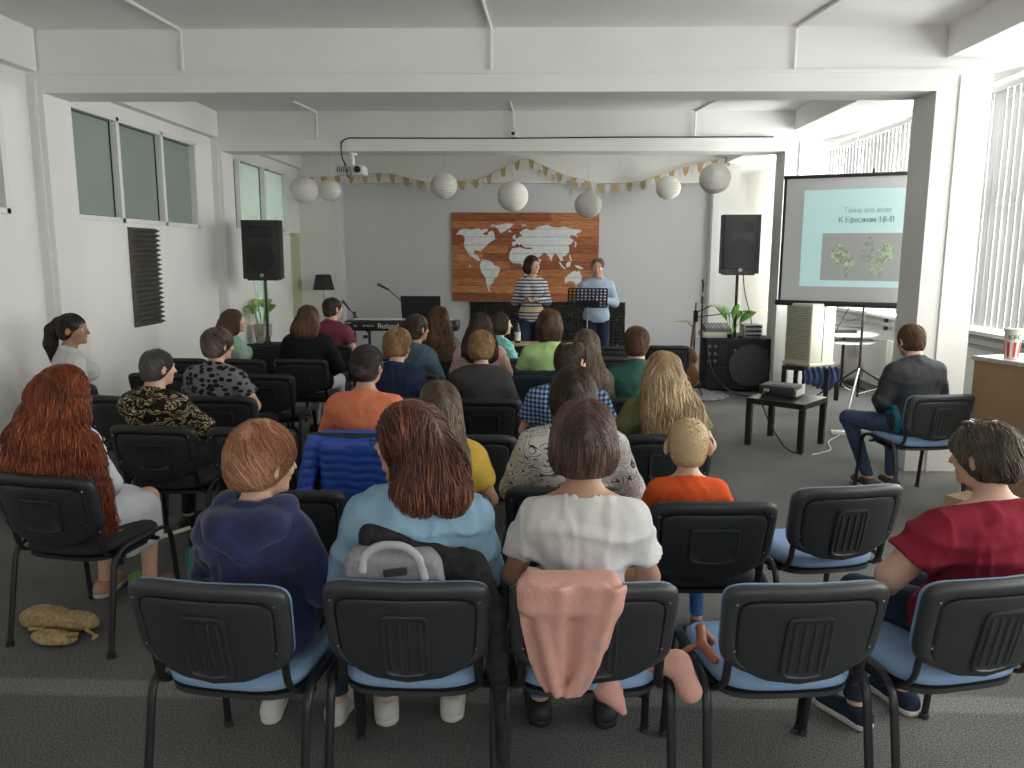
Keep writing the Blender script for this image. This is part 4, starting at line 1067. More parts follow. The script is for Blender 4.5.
def cloth(name, c, noise=0.06, ns=12, sheen=0.0, bump=0.25, bs=35): return mat(name, c, 0.92, noise=noise, nscale=ns, bump=bump, bscale=bs, spec=0.2, sheen=sheen)
PAISLEY = patterned('gold_black_print', f_paisley); DOTS = patterned('black_dot_print', f_dots); SWIRL = patterned('black_line_print', f_swirl)
PLAID = patterned('blue_check', f_plaid); STRIPES = patterned('navy_white_stripe', f_stripes)
JEANS = cloth('jeans_denim', (0.055, 0.085, 0.16), 0.2, 30); JEANS2 = cloth('bright_jeans', (0.06, 0.16, 0.38), 0.25, 25); DARKP = cloth('dark_trousers', (0.02, 0.021, 0.026)); NAVYP = cloth('navy_trousers', (0.022, 0.032, 0.062))
WHITEC = cloth('white_cotton', (0.60, 0.58, 0.575), 0.03, 10); WHITEL = cloth('white_linen', (0.58, 0.59, 0.64), 0.04)
HM = {
 'ginger': hair_mat('ginger_hair', (0.22, 0.075, 0.032), (0.95, 0.52, 0.33)),
 'auburn': hair_mat('auburn_hair', (0.030, 0.010, 0.008), (0.42, 0.15, 0.085)),
 'brown': hair_mat('ash_brown_hair', (0.030, 0.017, 0.013), (0.36, 0.215, 0.16)),
 'copper': hair_mat('copper_red_hair', (0.080, 0.012, 0.006), (0.70, 0.18, 0.055)),
 'grizzled': hair_mat('grizzled_brown_hair', (0.030, 0.020, 0.015), (0.40, 0.31, 0.24)),
 'sandy': hair_mat('sandy_brown_hair', (0.060, 0.038, 0.026), (0.36, 0.25, 0.17)),
 'blond': hair_mat('wheat_blonde_hair', (0.24, 0.14, 0.06), (0.95, 0.74, 0.47)),
 'cropblond': hair_mat('cropped_blond_hair', (0.46, 0.31, 0.16), (0.85, 0.66, 0.44)),
 'grey': hair_mat('steel_grey_hair', (0.055, 0.052, 0.050), (0.26, 0.245, 0.235)),
 'black': hair_mat('near_black_hair', (0.010, 0.008, 0.008), (0.085, 0.062, 0.055)),
 'darkbrown': hair_mat('dark_brown_hair', (0.016, 0.010, 0.007), (0.16, 0.095, 0.065)),
 'chestnut': hair_mat('chestnut_hair', (0.045, 0.020, 0.010), (0.32, 0.16, 0.085)),
 'goldbrown': hair_mat('golden_brown_hair', (0.16, 0.085, 0.036), (0.64, 0.40, 0.20)),
}
VELOUR = cloth('navy_velour', (0.024, 0.030, 0.090), 0.35, 7, 0.25, 0.15, 60)
DENIMSH = cloth('pale_blue_chambray', (0.235, 0.375, 0.50), 0.07, 9, 0, 0.25, 25)
# ---------------------------------------------------------------- the audience, last row first
NEAR = 0.0085
r_ = person('A1', -0.885, 2.47, -12, 'person with short ginger hair in a navy velour hooded top', s=0.87, headsc=0.99, b=1.05, head=(-28, 4), smat=VELOUR, sleeve='long', pmat=NAVYP, hair=dict(k='tousled', t=0.022, n=3600, wid=0.0013, rough=0.004), hmat=HM['ginger'], h=NEAR, shoe=WHITEC, puff=0.012, wr=0.006, legdeg=10, shirt='hooded_top')
# hood of the navy top
root, H, HR, U, A = r_
F = Field((-0.30, -0.40, 0.75), (0.30, 0.15, 1.16), NEAR)
F.ell(U((0, -0.115, 1.005)), (0.15, 0.075, 0.055), 0.03); F.cap(U((-0.115, -0.06, 1.045)), U((0.115, -0.06, 1.045)), 0.040, k=0.03)
F.cap(U((-0.12, -0.03, 1.05)), U((-0.06, 0.06, 1.0)), 0.035, k=0.02); F.cap(U((0.12, -0.03, 1.05)), U((0.06, 0.06, 1.0)), 0.035, k=0.02)
F.cap(U((-0.07, -0.165, 0.97)), U((0.03, -0.175, 0.885)), 0.05, 0.02, k=0.05); F.cap(U((0.11, -0.14, 1.0)), U((0.02, -0.18, 0.90)), 0.045, 0.02, k=0.04)
F.ell(U((0, 0.0, 1.10)), (0.085, 0.095, 0.07), 0.015, op='sub'); F.rough(0.006, 30, 8); F.rough(0.003, 60, 9)
sdf_object(F, 'hood', VELOUR, root)
r_ = person('A2', -0.385, 2.47, 8, 'person with auburn shoulder-length hair in a pale denim shirt', s=0.99, b=1.0, head=(62, 0), smat=DENIMSH, sleeve='long', pmat=JEANS, hair=dict(k='long', len=0.185, t=0.020, w=0.74, n=5200, wid=0.0015, wave=0.015, wf=30, cx=0.030, dx=0.0, part=-0.02, face=0.066, tuck=True), hmat=HM['auburn'], h=NEAR, shoe=WHITEC, puff=0.012, wr=0.009, shirt='denim_shirt')
root, H, HR, U, A = r_
mb = MB()
for sx in (-1, 1):
    mb.tube([H((0.031*sx+0.021*math.cos(a), 0.108, 0.004+0.017*math.sin(a))) for a in np.linspace(0, 6.283, 20)], 0.0016, seg=6, cap=False)
    mb.tube([H((0.052*sx, 0.106, 0.010)), H((0.078*sx, 0.06, 0.012)), H((0.083*sx, -0.005, 0.010))], 0.0016, seg=6)
mb.tube([H((-0.010, 0.11, 0.007)), H((0, 0.117, 0.010)), H((0.010, 0.11, 0.007))], 0.0014, seg=6)
mb.build('eyeglasses', BLACK, root)
person('A3', 0.155, 2.465, 0, 'person with a brown bob in a white T-shirt before the pink cardigan', skin='tan', s=1.0, b=0.93, head=(0, 2), smat=WHITEC, sleeve='short', pmat=JEANS2, hair=dict(k='bob', t=0.021, z1=-0.095, w=1.0, n=5200, wid=0.0014), hmat=HM['brown'], h=NEAR, shoe=BLACK, wr=0.007, arms='lap', neckline=0.042, shirt='t_shirt')
r_ = person('A5', 1.50, 2.58, 14, 'person with grizzled hair in a crimson T-shirt, sunglasses pushed up', s=0.90, headsc=1.0, b=1.35, head=(22, 4), smat=cloth('crimson_jersey', (0.235, 0.018, 0.036), 0.08, 20), sleeve='short', pmat=NAVYP, hair=dict(k='tousled', t=0.024, n=4600, wid=0.0015, rough=0.005, face=0.06), hmat=HM['grizzled'], h=NEAR, shoe=NAVYP, wr=0.008, arms=('wide', 'lap'), legdeg=12, neckline=0.035, shirt='t_shirt', lean=3)
root, H, HR, U, A = r_
mb = MB()
for sx in (-1, 1): mb.ball(H((0.030*sx, 0.035, 0.128)), (0.026, 0.020, 0.008), 14)
mb.tube([H((-0.09, -0.02, 0.06)), H((-0.07, 0.02, 0.118)), H((0, 0.045, 0.137)), H((0.07, 0.02, 0.118)), H((0.09, -0.02, 0.06))], 0.0035, seg=8)
mb.build('sunglasses', mat('smoke_lens', (0.03, 0.035, 0.04), 0.06), root, smooth=True)
# second row from the back
B = 0.0095
person('B0', -2.15, 3.50, -6, 'person with very long curly copper-red hair in a white dress', s=0.94, b=0.88, head=(-4, 6), smat=WHITEL, sleeve='three', pmat=WHITEL, skirt=True, hair=dict(k='curly', len=0.56, t=0.026, w=1.5, n=8000, wid=0.0020, part=0.0, dx=0.04, side=(((0.16, -0.10, 0.95), (0.27, -0.16, 0.72), 0.06, 0.05), ((0.27, -0.16, 0.72), (0.29, -0.19, 0.50), 0.05, 0.025), ((-0.17, -0.10, 0.95), (-0.26, -0.12, 0.75), 0.05, 0.04))), hmat=HM['copper'], h=B, shoe=mat('tan_sandal', (0.42, 0.24, 0.15), 0.7), shirt='dress_top', arms='lap', lean=2)
person('B2', -0.40, 3.34, 0, 'person with long ash-brown hair in a mustard yellow top', s=0.91, b=0.98, head=(10, 0), smat=cloth('mustard_cotton', (0.56, 0.37, 0.07)), sleeve='short', pmat=JEANS, hair=dict(k='long', len=0.34, t=0.014, w=0.95, n=3200, wid=0.0016, wave=0.004), hmat=HM['sandy'], h=B, shoe=BLACK, puff=0.008)
person('B3', 0.17, 3.46, 0, 'person in a white top printed with black swirling lines', s=0.96, b=1.18, head=(0, 0), smat=SWIRL, sleeve='long', pmat=DARKP, hair=dict(k='bob', t=0.022, z1=-0.10, n=2500, wid=0.0018), hmat=HM['darkbrown'], h=B, shoe=BLACK, puff=0.012)
person('B4', 0.645, 3.28, 0, 'boy with cropped blond hair in a bright orange T-shirt', s=0.675, b=1.12, sex='m', ears=1.18, neckline=0.03, headsc=0.98, head=(-6, 0), smat=cloth('orange_jersey', (0.66, 0.095, 0.025), 0.06), sleeve='short', pmat=JEANS2, hair=dict(k='shaved', t=0.006, n=5000, wid=0.0011, rough=0.0012), hmat=HM['cropblond'], h=0.0085, shoe=mat('grey_trainer', (0.16, 0.17, 0.19), 0.8))
# third row
C_ = 0.0105
person('C1', -2.21, 4.55, -14, 'man with steel-grey cropped hair in a gold and black patterned shirt', s=0.885, b=1.1, sex='m', head=(-26, 4), smat=PAISLEY, sleeve='long', pmat=DARKP, hair=dict(k='short', t=0.009, n=2600, wid=0.0014), hmat=HM['grey'], h=C_, shoe=BLACK, puff=0.01, arms='knee')
person('C2', -0.945, 4.42, -6, 'person with a black hair bun in a coral sweater', s=0.94, b=1.12, head=(-14, 2), skin='tan', smat=cloth('coral_knit', (0.66, 0.20, 0.105), 0.05), sleeve='three', pmat=JEANS, hair=dict(k='bun', t=0.012, n=2600, wid=0.0016), hmat=HM['black'], h=C_, shoe=BLACK, neckline=0.03, puff=0.008)
person('C4', 0.72, 4.45, 2, 'person with long wavy blonde hair in an olive T-shirt', s=0.90, b=1.2, head=(-4, 3), smat=cloth('olive_jersey', (0.125, 0.135, 0.058)), sleeve='short', pmat=JEANS, hair=dict(k='long', len=0.35, t=0.022, w=1.28, n=4600, wid=0.0019, wave=0.016, wf=28, dx=0.05), hmat=HM['blond'], h=C_, shoe=BLACK, arms='side')
person('C5', 0.20, 4.63, -10, 'man with a bald spot in a blue checked shirt', s=0.96, b=1.15, sex='m', head=(-30, 6), smat=PLAID, sleeve='short', pmat=DARKP, hair=dict(k='balding', t=0.010, n=2600, wid=0.0015), hmat=HM['darkbrown'], h=C_, shoe=BLACK)
# fourth row
D_ = 0.0115
person('D5', -3.53, 5.98, -42, 'girl with a dark ponytail in a white T-shirt, seen in profile by the wall', skin='olive', s=1.0, b=0.85, head=(-42, 0), smat=WHITEC, sleeve='short', pmat=DARKP, hair=dict(k='pony', t=0.008, n=2600, wid=0.0015, len=0.2), hmat=HM['black'], h=0.0105, shoe=BLACK, arms='side')
person('D1', -2.21, 5.46, -14, 'person with short curled grey-brown hair in a black dotted top', s=0.93, b=1.25, head=(-22, 2), smat=DOTS, sleeve='short', pmat=DARKP, hair=dict(k='tousled', t=0.022, n=2600, wid=0.0019, rough=0.005), hmat=HM['grizzled'], h=D_, shoe=BLACK)
person('D2', -0.955, 5.50, -14, 'child with golden-brown curls in a navy jacket', s=0.93, b=1.0, head=(-10, 4), smat=cloth('navy_softshell', (0.018, 0.028, 0.065)), sleeve='long', pmat=DARKP, hair=dict(k='tousled', t=0.022, n=2300, wid=0.0019, rough=0.005), hmat=HM['goldbrown'], h=D_, shoe=BLACK, puff=0.012)
person('D3', -0.37, 5.45, 0, 'child with a short golden-brown haircut in a dark grey shirt', s=0.92, b=1.05, head=(-6, 2), smat=cloth('charcoal_jersey', (0.055, 0.052, 0.055)), sleeve='long', pmat=DARKP, hair=dict(k='tousled', t=0.018, n=2300, wid=0.0018), hmat=HM['goldbrown'], h=D_, shoe=BLACK, puff=0.012)
person('D4', 0.70, 5.52, 0, 'man with short dark brown hair in a green polo shirt', s=0.96, b=1.05, sex='m', head=(-6, 0), smat=cloth('bottle_green_pique', (0.035, 0.105, 0.085)), sleeve='short', pmat=DARKP, hair=dict(k='short', t=0.012, n=2400, wid=0.0016), hmat=HM['chestnut'], h=D_, shoe=BLACK, collar=True)
person('D6', 0.36, 5.48, -6, 'girl with long sandy hair in a moss cardigan, partly behind the checked shirt', s=0.94, b=0.92, head=(6, 0), smat=cloth('moss_knit', (0.10, 0.105, 0.06)), sleeve='long', pmat=JEANS, hair=dict(k='long', len=0.34, t=0.012, w=0.85, n=1600, wid=0.002, dx=0.05), hmat=HM['sandy'], h=0.0125, shoe=BLACK)
# fifth and further rows
E_ = 0.0125
person('E4', -0.985, 6.60, -22, 'child with braided dark hair in a denim jacket', s=0.95, b=0.95, head=(-22, 0), skin='tan', smat=cloth('denim_jacket_cloth', (0.075, 0.125, 0.165)), sleeve='long', pmat=DARKP, hair=dict(k='braid', t=0.010, n=1300, wid=0.0018), hmat=HM['darkbrown'], h=E_, shoe=BLACK, puff=0.008)
person('E5', -0.455, 6.66, 0, 'person with long dark hair in a pale pink blouse', s=0.97, b=1.0, head=(-4, 0), smat=cloth('pale_pink_blouse', (0.70, 0.46, 0.42)), sleeve='long', pmat=DARKP, hair=dict(k='long', len=0.26, t=0.014, w=1.05, n=1500, wid=0.002), hmat=HM['darkbrown'], h=E_, shoe=BLACK, puff=0.008)
person('E6', 0.115, 6.48, 0, 'person with a chestnut bob in a lime green T-shirt', s=1.02, b=1.05, head=(0, 0), smat=cloth('lime_jersey', (0.44, 0.62, 0.27)), sleeve='short', pmat=JEANS, hair=dict(k='bob', t=0.014, z1=-0.17, n=1500, wid=0.002), hmat=HM['chestnut'], h=E_, shoe=BLACK)
person('F1', -2.80, 7.32, -38, 'person with long brown hair in a mint T-shirt beside the potted plant', s=0.94, b=0.95, head=(-30, 0), smat=cloth('mint_jersey', (0.33, 0.46, 0.38)), sleeve='short', pmat=JEANS, hair=dict(k='long', len=0.24, t=0.008, w=0.85, n=1600, wid=0.002), hmat=HM['chestnut'], h=E_, shoe=BLACK)
person('F2', -2.11, 7.36, -6, 'person with straight brown hair in a black cardigan', s=0.98, b=1.15, head=(-8, 2), smat=cloth('black_knit', (0.012, 0.012, 0.014)), sleeve='long', pmat=WHITEL, hair=dict(k='long', len=0.17, t=0.012, w=0.85, n=1300, wid=0.002), hmat=HM['chestnut'], h=E_, shoe=BLACK, puff=0.012)
person('F3', -0.90, 7.42, -4, 'person with long wavy brown hair hanging over a black chair', s=0.97, b=0.95, head=(0, 0), smat=cloth('sage_print', (0.12, 0.13, 0.10)), sleeve='long', pmat=JEANS, hair=dict(k='curly', len=0.42, t=0.012, w=1.1, n=2200, wid=0.0024), hmat=HM['chestnut'], h=E_, shoe=BLACK)
person('F4', -0.32, 7.50, -40, 'child with pinned-up dark hair in a turquoise top', s=0.90, b=0.9, head=(-30, 0), smat=cloth('turquoise_print', (0.20, 0.50, 0.45), 0.3, 30), sleeve='short', pmat=JEANS, hair=dict(k='bob', t=0.008, z1=-0.10, n=1000, wid=0.002), hmat=HM['darkbrown'], h=E_, shoe=BLACK)
person('G1', -2.18, 8.52, -16, 'man with short dark hair in a maroon T-shirt, nearest the keyboard', s=0.99, b=1.1, sex='m', head=(-28, 0), skin='fair', smat=cloth('maroon_jersey', (0.205, 0.045, 0.075)), sleeve='short', pmat=JEANS, hair=dict(k='short', t=0.008, n=1100, wid=0.002), hmat=HM['darkbrown'], h=E_, shoe=BLACK, arms='side')
# the man by the column
TEALJ = bpy.data.materials.new('black_teal_softshell'); n, l, b = nodes_of(TEALJ); tc = n.new('ShaderNodeTexCoord'); sp = n.new('ShaderNodeSeparateXYZ'); l.new(tc.outputs['Object'], sp.inputs[0])
sm = n.new('ShaderNodeMath'); sm.operation = 'COMPARE'; sm.inputs[1].default_value = -0.168; sm.inputs[2].default_value = 0.012; l.new(sp.outputs['X'], sm.inputs[0])
lt = n.new('ShaderNodeMath'); lt.operation = 'LESS_THAN'; lt.inputs[1].default_value = 0.70; l.new(sp.outputs['Z'], lt.inputs[0])
mm_ = n.new('ShaderNodeMath'); mm_.operation = 'MULTIPLY'; l.new(sm.outputs[0], mm_.inputs[0]); l.new(lt.outputs[0], mm_.inputs[1])
mx = n.new('ShaderNodeMix'); mx.data_type = 'RGBA'; l.new(mm_.outputs[0], mx.inputs['Factor']); mx.inputs['A'].default_value = (0.028, 0.030, 0.036, 1); mx.inputs['B'].default_value = (0.03, 0.20, 0.30, 1)
l.new(mx.outputs['Result'], b.inputs['Base Color']); b.inputs['Roughness'].default_value = 0.8
person('M0', 2.76, 5.78, 8, 'man with brown hair in a black and teal jacket and jeans by the column', s=0.97, b=1.0, sex='m', head=(8, 8), lean=9, smat=TEALJ, sleeve='long', pmat=JEANS, hair=dict(k='short', t=0.010, n=2400, wid=0.0015), hmat=HM['chestnut'], h=0.0095, shoe=mat('brown_trainer', (0.10, 0.06, 0.05), 0.7), puff=0.007, legs='side', group='people of the audience')
# the two speakers at the front
person('S1', -0.05, 9.95, 180, 'woman standing in a navy and white striped top and dark skirt', s=0.99, b=0.86, head=(36, -2), smat=STRIPES, sleeve='long', pmat=cloth('ink_blue_denim', (0.022, 0.034, 0.085)), legs='stand', hair=dict(k='bob', t=0.012, z1=-0.10, n=1600, wid=0.0018), hmat=hair_mat('dark_auburn_hair', (0.020, 0.007, 0.007), (0.13, 0.04, 0.035)), h=0.0105, shoe=BLACK, arms='clasp', group='speakers at the front')
person('S2', 0.77, 10.0, 180, 'man standing in a pale blue shirt behind the music stand', s=0.98, b=0.92, sex='m', head=(-6, 8), hem=0.07, collar=True, smat=cloth('pale_blue_shirt_cloth', (0.42, 0.50, 0.64), 0.03), sleeve='long', pmat=NAVYP, legs='stand', hair=dict(k='balding', t=0.005, n=1600, wid=0.0014, face=0.072, fz=-0.005), hmat=hair_mat('thin_fair_hair', (0.20, 0.13, 0.09), (0.48, 0.37, 0.29)), h=0.0105, shoe=BLACK, arms='clasp', puff=0.004, group='speakers at the front')
# ---------------------------------------------------------------- things on and around the stage
def rot2(o, x, y): c, s_ = math.cos(o), math.sin(o); return x*c-y*s_, x*s_+y*c
PAPER = bpy.data.materials.new('rice_paper'); n, l, b = nodes_of(PAPER); b.inputs['Base Color'].default_value = (0.74, 0.71, 0.66, 1); b.inputs['Roughness'].default_value = 0.9
wv = n.new('ShaderNodeTexWave'); wv.bands_direction = 'Z'; wv.inputs['Scale'].default_value = 14; tc = n.new('ShaderNodeTexCoord'); l.new(tc.outputs['Object'], wv.inputs['Vector'])
bp = n.new('ShaderNodeBump'); bp.inputs['Strength'].default_value = 0.5; bp.inputs['Distance'].default_value = 0.01; l.new(wv.outputs['Fac'], bp.inputs['Height']); l.new(bp.outputs[0], b.inputs['Normal'])
WIRE = mat('white_string', (0.6, 0.6, 0.58), 0.7)
for (p, r, lab) in (((-3.32, 11.56, 2.66), 0.20, 'white paper globe lantern at the left end of the bunting'), ((-3.16, 12.4, 2.72), 0.175, 'smaller white paper globe lantern second from the left wall'),
                    ((-1.37, 12.06, 2.76), 0.20, 'white paper globe lantern between the ceiling projector and the world map'), ((-0.31, 10.75, 2.52), 0.205, 'white paper globe lantern over the upper left of the world map'),
                    ((0.77, 12.08, 2.49), 0.20, 'lowest white paper globe lantern at the top right corner of the map'), ((2.09, 13.0, 2.81), 0.195, 'white paper globe lantern between the map and the right speaker'),
                    ((2.33, 10.75, 2.75), 0.205, 'white paper globe lantern directly above the right loudspeaker')):
    root = empty('paper_lantern', p, 0, lab, 'lantern', 'white paper lanterns over the stage')
    prof = []
    for k, a in enumerate(np.linspace(-88, 88, 57)):
        prof.append((r*math.cos(R(a))*(1-0.012*(k % 4 == 0)), r*0.95*math.sin(R(a))))
    MB().lathe(prof, seg=36).build('globe', PAPER, root, smooth=True)
    MB().cyl((0, 0, r*0.94), (0, 0, ZC-p[2]-0.001), 0.0025, seg=6).build('cord', WIRE, root)
# bunting
BURLAP = mat('burlap', (0.50, 0.36, 0.20), 0.95, noise=0.15, nscale=120); LACE = mat('cream_lace', (0.74, 0.71, 0.66), 0.95)
gp = [(-3.96, 3.01), (-2.51, 3.10), (-1.74, 2.92), (-0.95, 2.99), (-0.18, 3.35), (0.42, 3.07), (1.11, 2.90), (1.75, 2.96), (2.32, 3.16), (3.37, 3.40)]
root = empty('bunting', (0, 13.62, 0), 0, 'pennant bunting in burlap and cream strung across the back wall top', 'bunting')
xs = np.array([p[0] for p in gp]); zs_ = np.array([p[1] for p in gp])
MB().tube([(x, 0, float(np.interp(x, xs, zs_))) for x in np.linspace(xs[0], xs[-1], 60)], 0.006, seg=6).build('string', BURLAP, root)
x = -3.85; i = 0
while x < 3.32:
    z = float(np.interp(x, xs, zs_)); z2 = float(np.interp(x+0.15, xs, zs_)); a = math.atan2(z2-z, 0.15); tl = random.uniform(-0.05, 0.05)
    w_, h_ = 0.112, 0.185
    def fr(u, v, t, x=x, z=z, a=a, tl=tl): return Vector((x+u*math.cos(a), -0.012-t+abs(tl)*(-v), z+u*math.sin(a)+v))
    if i % 2: pts = [(0, 0), (w_, 0), (w_/2+tl, -h_)]
    else: pts = [(0, 0), (w_, 0), (w_*0.82, -h_*0.55), (w_*0.62+tl*.5, -h_*0.80), (w_*0.30, -h_*0.72), (w_*0.12, -h_*0.45)]
    MB().poly(pts, 0.004, fr).build('pennant', LACE if i % 2 else BURLAP, root)
    x += 0.116; i += 1
# world map on reclaimed planks
root = empty('world_map_board', (-0.185, 13.93, 1.71), 0, 'wall board of reddish planks with a white world map', 'wall map')
WOODS = []
for k, c in enumerate(((0.42, 0.130, 0.040), (0.50, 0.185, 0.062), (0.33, 0.095, 0.032), (0.56, 0.235, 0.088))):
    WOODS.append(mat('reclaimed_plank_%s' % 'abcd'[k], c, 0.55, noise=0.35, nscale=6, bump=0.3, bscale=30, stretch=(1, 1, 9)))
bw_, bh_ = 2.54, 1.52
rows = 11
for q in range(rows):
    z0 = -bh_/2+q*bh_/rows; cuts = sorted([-bw_/2, bw_/2]+[random.uniform(-bw_/2+0.3, bw_/2-0.3) for _ in range(random.choice((1, 1, 2)))])
    for a_, b_ in zip(cuts[:-1], cuts[1:]):
        MB().span((a_+0.002, 0.0, z0+0.002), (b_-0.002, 0.045+random.uniform(0, 0.006), z0+bh_/rows-0.002), 0.003).build('plank', WOODS[random.randrange(4)], root)
for pl in root.children: pl.location = (0, -0.0, 0)
MAPW = mat('white_distressed_paint', (0.80, 0.81, 0.82), 0.7, noise=0.06, nscale=14)
LANDS = [
 ('north_america', [(95, 210), (118, 180), (150, 172), (190, 178), (228, 168), (250, 180), (262, 172), (290, 172), (282, 190), (262, 196), (258, 206), (282, 212), (290, 195), (312, 180), (325, 200), (330, 235), (305, 250), (290, 262), (276, 275), (262, 290), (246, 300), (248, 316), (238, 306), (218, 300), (202, 306), (204, 326), (222, 330), (232, 345), (240, 362), (232, 368), (205, 350), (180, 335), (165, 315), (150, 290), (142, 262), (150, 238), (140, 212), (118, 206)]),
 ('greenland', [(345, 150), (400, 140), (440, 143), (420, 165), (395, 182), (362, 200), (352, 182), (330, 158), (300, 158), (310, 148)]),
 ('iceland', [(408, 182), (425, 180), (426, 192), (410, 194)]),
 ('south_america', [(245, 368), (262, 358), (290, 362), (315, 375), (325, 392), (350, 400), (362, 412), (352, 440), (345, 460), (325, 475), (318, 498), (302, 512), (294, 530), (304, 558), (290, 548), (278, 510), (272, 470), (252, 440), (237, 405)]),
 ('africa', [(415, 320), (432, 290), (478, 282), (500, 290), (520, 294), (548, 294), (560, 310), (582, 346), (606, 358), (592, 396), (572, 425), (570, 455), (548, 492), (524, 510), (510, 480), (506, 440), (494, 400), (484, 380), (452, 380), (430, 376), (412, 350)]),
 ('eurasia', [(432, 274), (430, 252), (455, 246), (450, 238), (470, 222), (492, 214), (482, 205), (474, 196), (492, 180), (520, 170), (536, 180), (560, 178), (582, 160), (640, 148), (664, 160), (705, 165), (740, 158), (770, 168), (845, 178), (835, 194), (812, 200), (822, 232), (806, 212), (780, 208), (772, 222), (798, 240), (782, 262), (768, 268), (772, 292), (770, 314), (748, 334), (730, 338), (738, 362), (722, 366), (714, 350), (696, 322), (684, 320), (672, 345), (666, 370), (652, 340), (634, 316), (612, 316), (604, 334), (582, 345), (566, 318), (552, 296), (546, 284), (516, 286), (500, 280), (484, 262), (474, 272), (458, 258), (448, 276)]),
 ('britain', [(434, 216), (448, 206), (454, 224), (452, 236), (436, 234)]),
 ('scandinavia_tip', [(484, 148), (512, 146), (514, 154), (488, 156)]),
 ('japan', [(800, 280), (806, 262), (800, 246), (812, 250), (816, 268), (808, 282)]),
 ('sumatra', [(708, 366), (722, 374), (738, 398), (756, 410), (744, 414), (724, 396)]),
 ('borneo', [(756, 380), (770, 366), (784, 372), (778, 396), (762, 404), (754, 394)]),
 ('philippines', [(772, 328), (780, 330), (784, 350), (792, 362), (784, 366), (774, 346)]),
 ('new_guinea', [(806, 392), (826, 390), (850, 402), (860, 414), (836, 412), (816, 404)]),
 ('australia', [(748, 470), (772, 444), (796, 426), (812, 424), (824, 434), (832, 418), (850, 458), (846, 488), (826, 506), (812, 508), (800, 490), (776, 486), (750, 500)]),
 ('tasmania', [(814, 514), (824, 514), (818, 526)]), ('hawaii', [(172, 394), (182, 392), (184, 402), (174, 402)]),
]
for nm, P_ in LANDS:
    pts = [((px-509)/878*bw_, (343.5-py)/537*bh_) for px, py in P_]
    MB().poly(pts, 0.012, lambda u, v, t: Vector((u, -0.001-t, v))).build(nm, MAPW, root)
for q in range(1, rows): MB().span((-bw_/2, -0.0145, -bh_/2+q*bh_/rows-0.0025), (bw_/2, 0.0, -bh_/2+q*bh_/rows+0.0025)).build('plank_seam', mat('seam_brown', (0.12, 0.07, 0.045), 0.8), root)
# dark acoustic foam below the map and on the left wall
FOAM = mat('charcoal_foam', (0.040, 0.038, 0.037), 0.95, noise=0.2, nscale=40); FOAM2 = mat('grey_brown_foam', (0.105, 0.095, 0.082), 0.95, noise=0.15, nscale=30)
for q in range(5):
    root = empty('acoustic_foam_panel', (-1.15+q*0.545, 13.995, 0.04), 0, ['charcoal acoustic foam panel at the left end of the row below the map', 'charcoal acoustic foam panel, second in the row below the map', 'charcoal acoustic foam panel behind the woman with stripes',
        'charcoal acoustic foam panel between the two speakers', 'charcoal acoustic foam panel behind the man in pale blue'][q], 'foam panel', 'acoustic foam panels below the map')
    MB().span((0, -0.025, 0), (0.54, 0, 0.90)).build('panel_base', FOAM, root)
    mb = MB()
    for i in range(9):
        for j in range(15):
            c = (0.03+i*0.06, -0.048, 0.03+j*0.06)
            mb.rings([[Vector((c[0]+sx*e, y_, c[2]+sz*e)) for sx, sz in ((-1, -1), (1, -1), (1, 1), (-1, 1))] for e, y_ in ((0.028, -0.025), (0.017, -0.062))])
    mb.build('foam_teeth', FOAM, root)
root = empty('ribbed_foam_panel', (XL, 7.93, 1.02), 0, 'tall grey ribbed acoustic foam strip on the white left wall', 'foam panel')
mb = MB(); n_ = 20; prof = [(0, 0)]
for q in range(n_):
    prof += [(0.03, (q+0.02)/n_), (0.085, (q+0.5)/n_), (0.03, (q+0.98)/n_)]
prof.append((0, 1.0))
mb.poly(prof, 0.52, lambda u, v, t: Vector((u, t, v)))
mb.build('foam_ridges', FOAM2, root)
# ceiling projector
root = empty('ceiling_projector', (-2.32, 10.30, 2.80), 0, 'white projector hanging from the second ceiling beam', 'projector')
MB().span((-0.19, -0.15, -0.06), (0.16, 0.15, 0.055), 0.018).build('case', mat('projector_white', (0.62, 0.62, 0.61), 0.4), root, auto=40)
MB().cyl((0.09, -0.152, 0), (0.09, -0.185, 0), 0.042, seg=20).build('lens', GLOSSBLK, root, smooth=False)
mb = MB()
for q in range(7): mb.span((-0.165+q*0.026, -0.154, -0.035), (-0.155+q*0.026, -0.15, 0.03))
mb.build('vent_grille', BLACK, root)
MB().cyl((0, 0, 0.05), (0, 0, 0.215), 0.022, seg=14).cyl((0, 0, 0.19), (0, 0, 0.215), 0.06, seg=16).build('mount', TRIMW, root, smooth=False)
MB().tube([(-0.06, -0.10, 0.05), (-0.11, -0.14, 0.15), (-0.10, -0.175, 0.33), (-0.02, -0.172, 0.378), (0.6, -0.172, 0.374), (2.0, -0.172, 0.372), (3.3, -0.172, 0.384), (5.2, -0.172, 0.386)], 0.008, seg=8, corner=0.06).build('signal_cable', BLACK, root, auto=60)
MB().tube([(0.02, -0.16, -0.04), (-0.02, -0.19, -0.11), (-0.05, -0.17, 0.02), (-0.08, -0.15, 0.10)], 0.007, seg=8, corner=0.04).build('power_cable', BLACK, root, auto=60)
root = empty('junction_box', (-0.29, 10.135, 3.21), 0, 'small white junction box on the second beam with a cable', 'junction box')
MB().span((-0.045, -0.06, -0.03), (0.045, 0, 0.07), 0.008).build('housing', TRIMW, root, auto=40)
MB().cyl((0.0, -0.061, 0.01), (0.0, -0.072, 0.01), 0.022, seg=14).build('socket', BLACK, root)

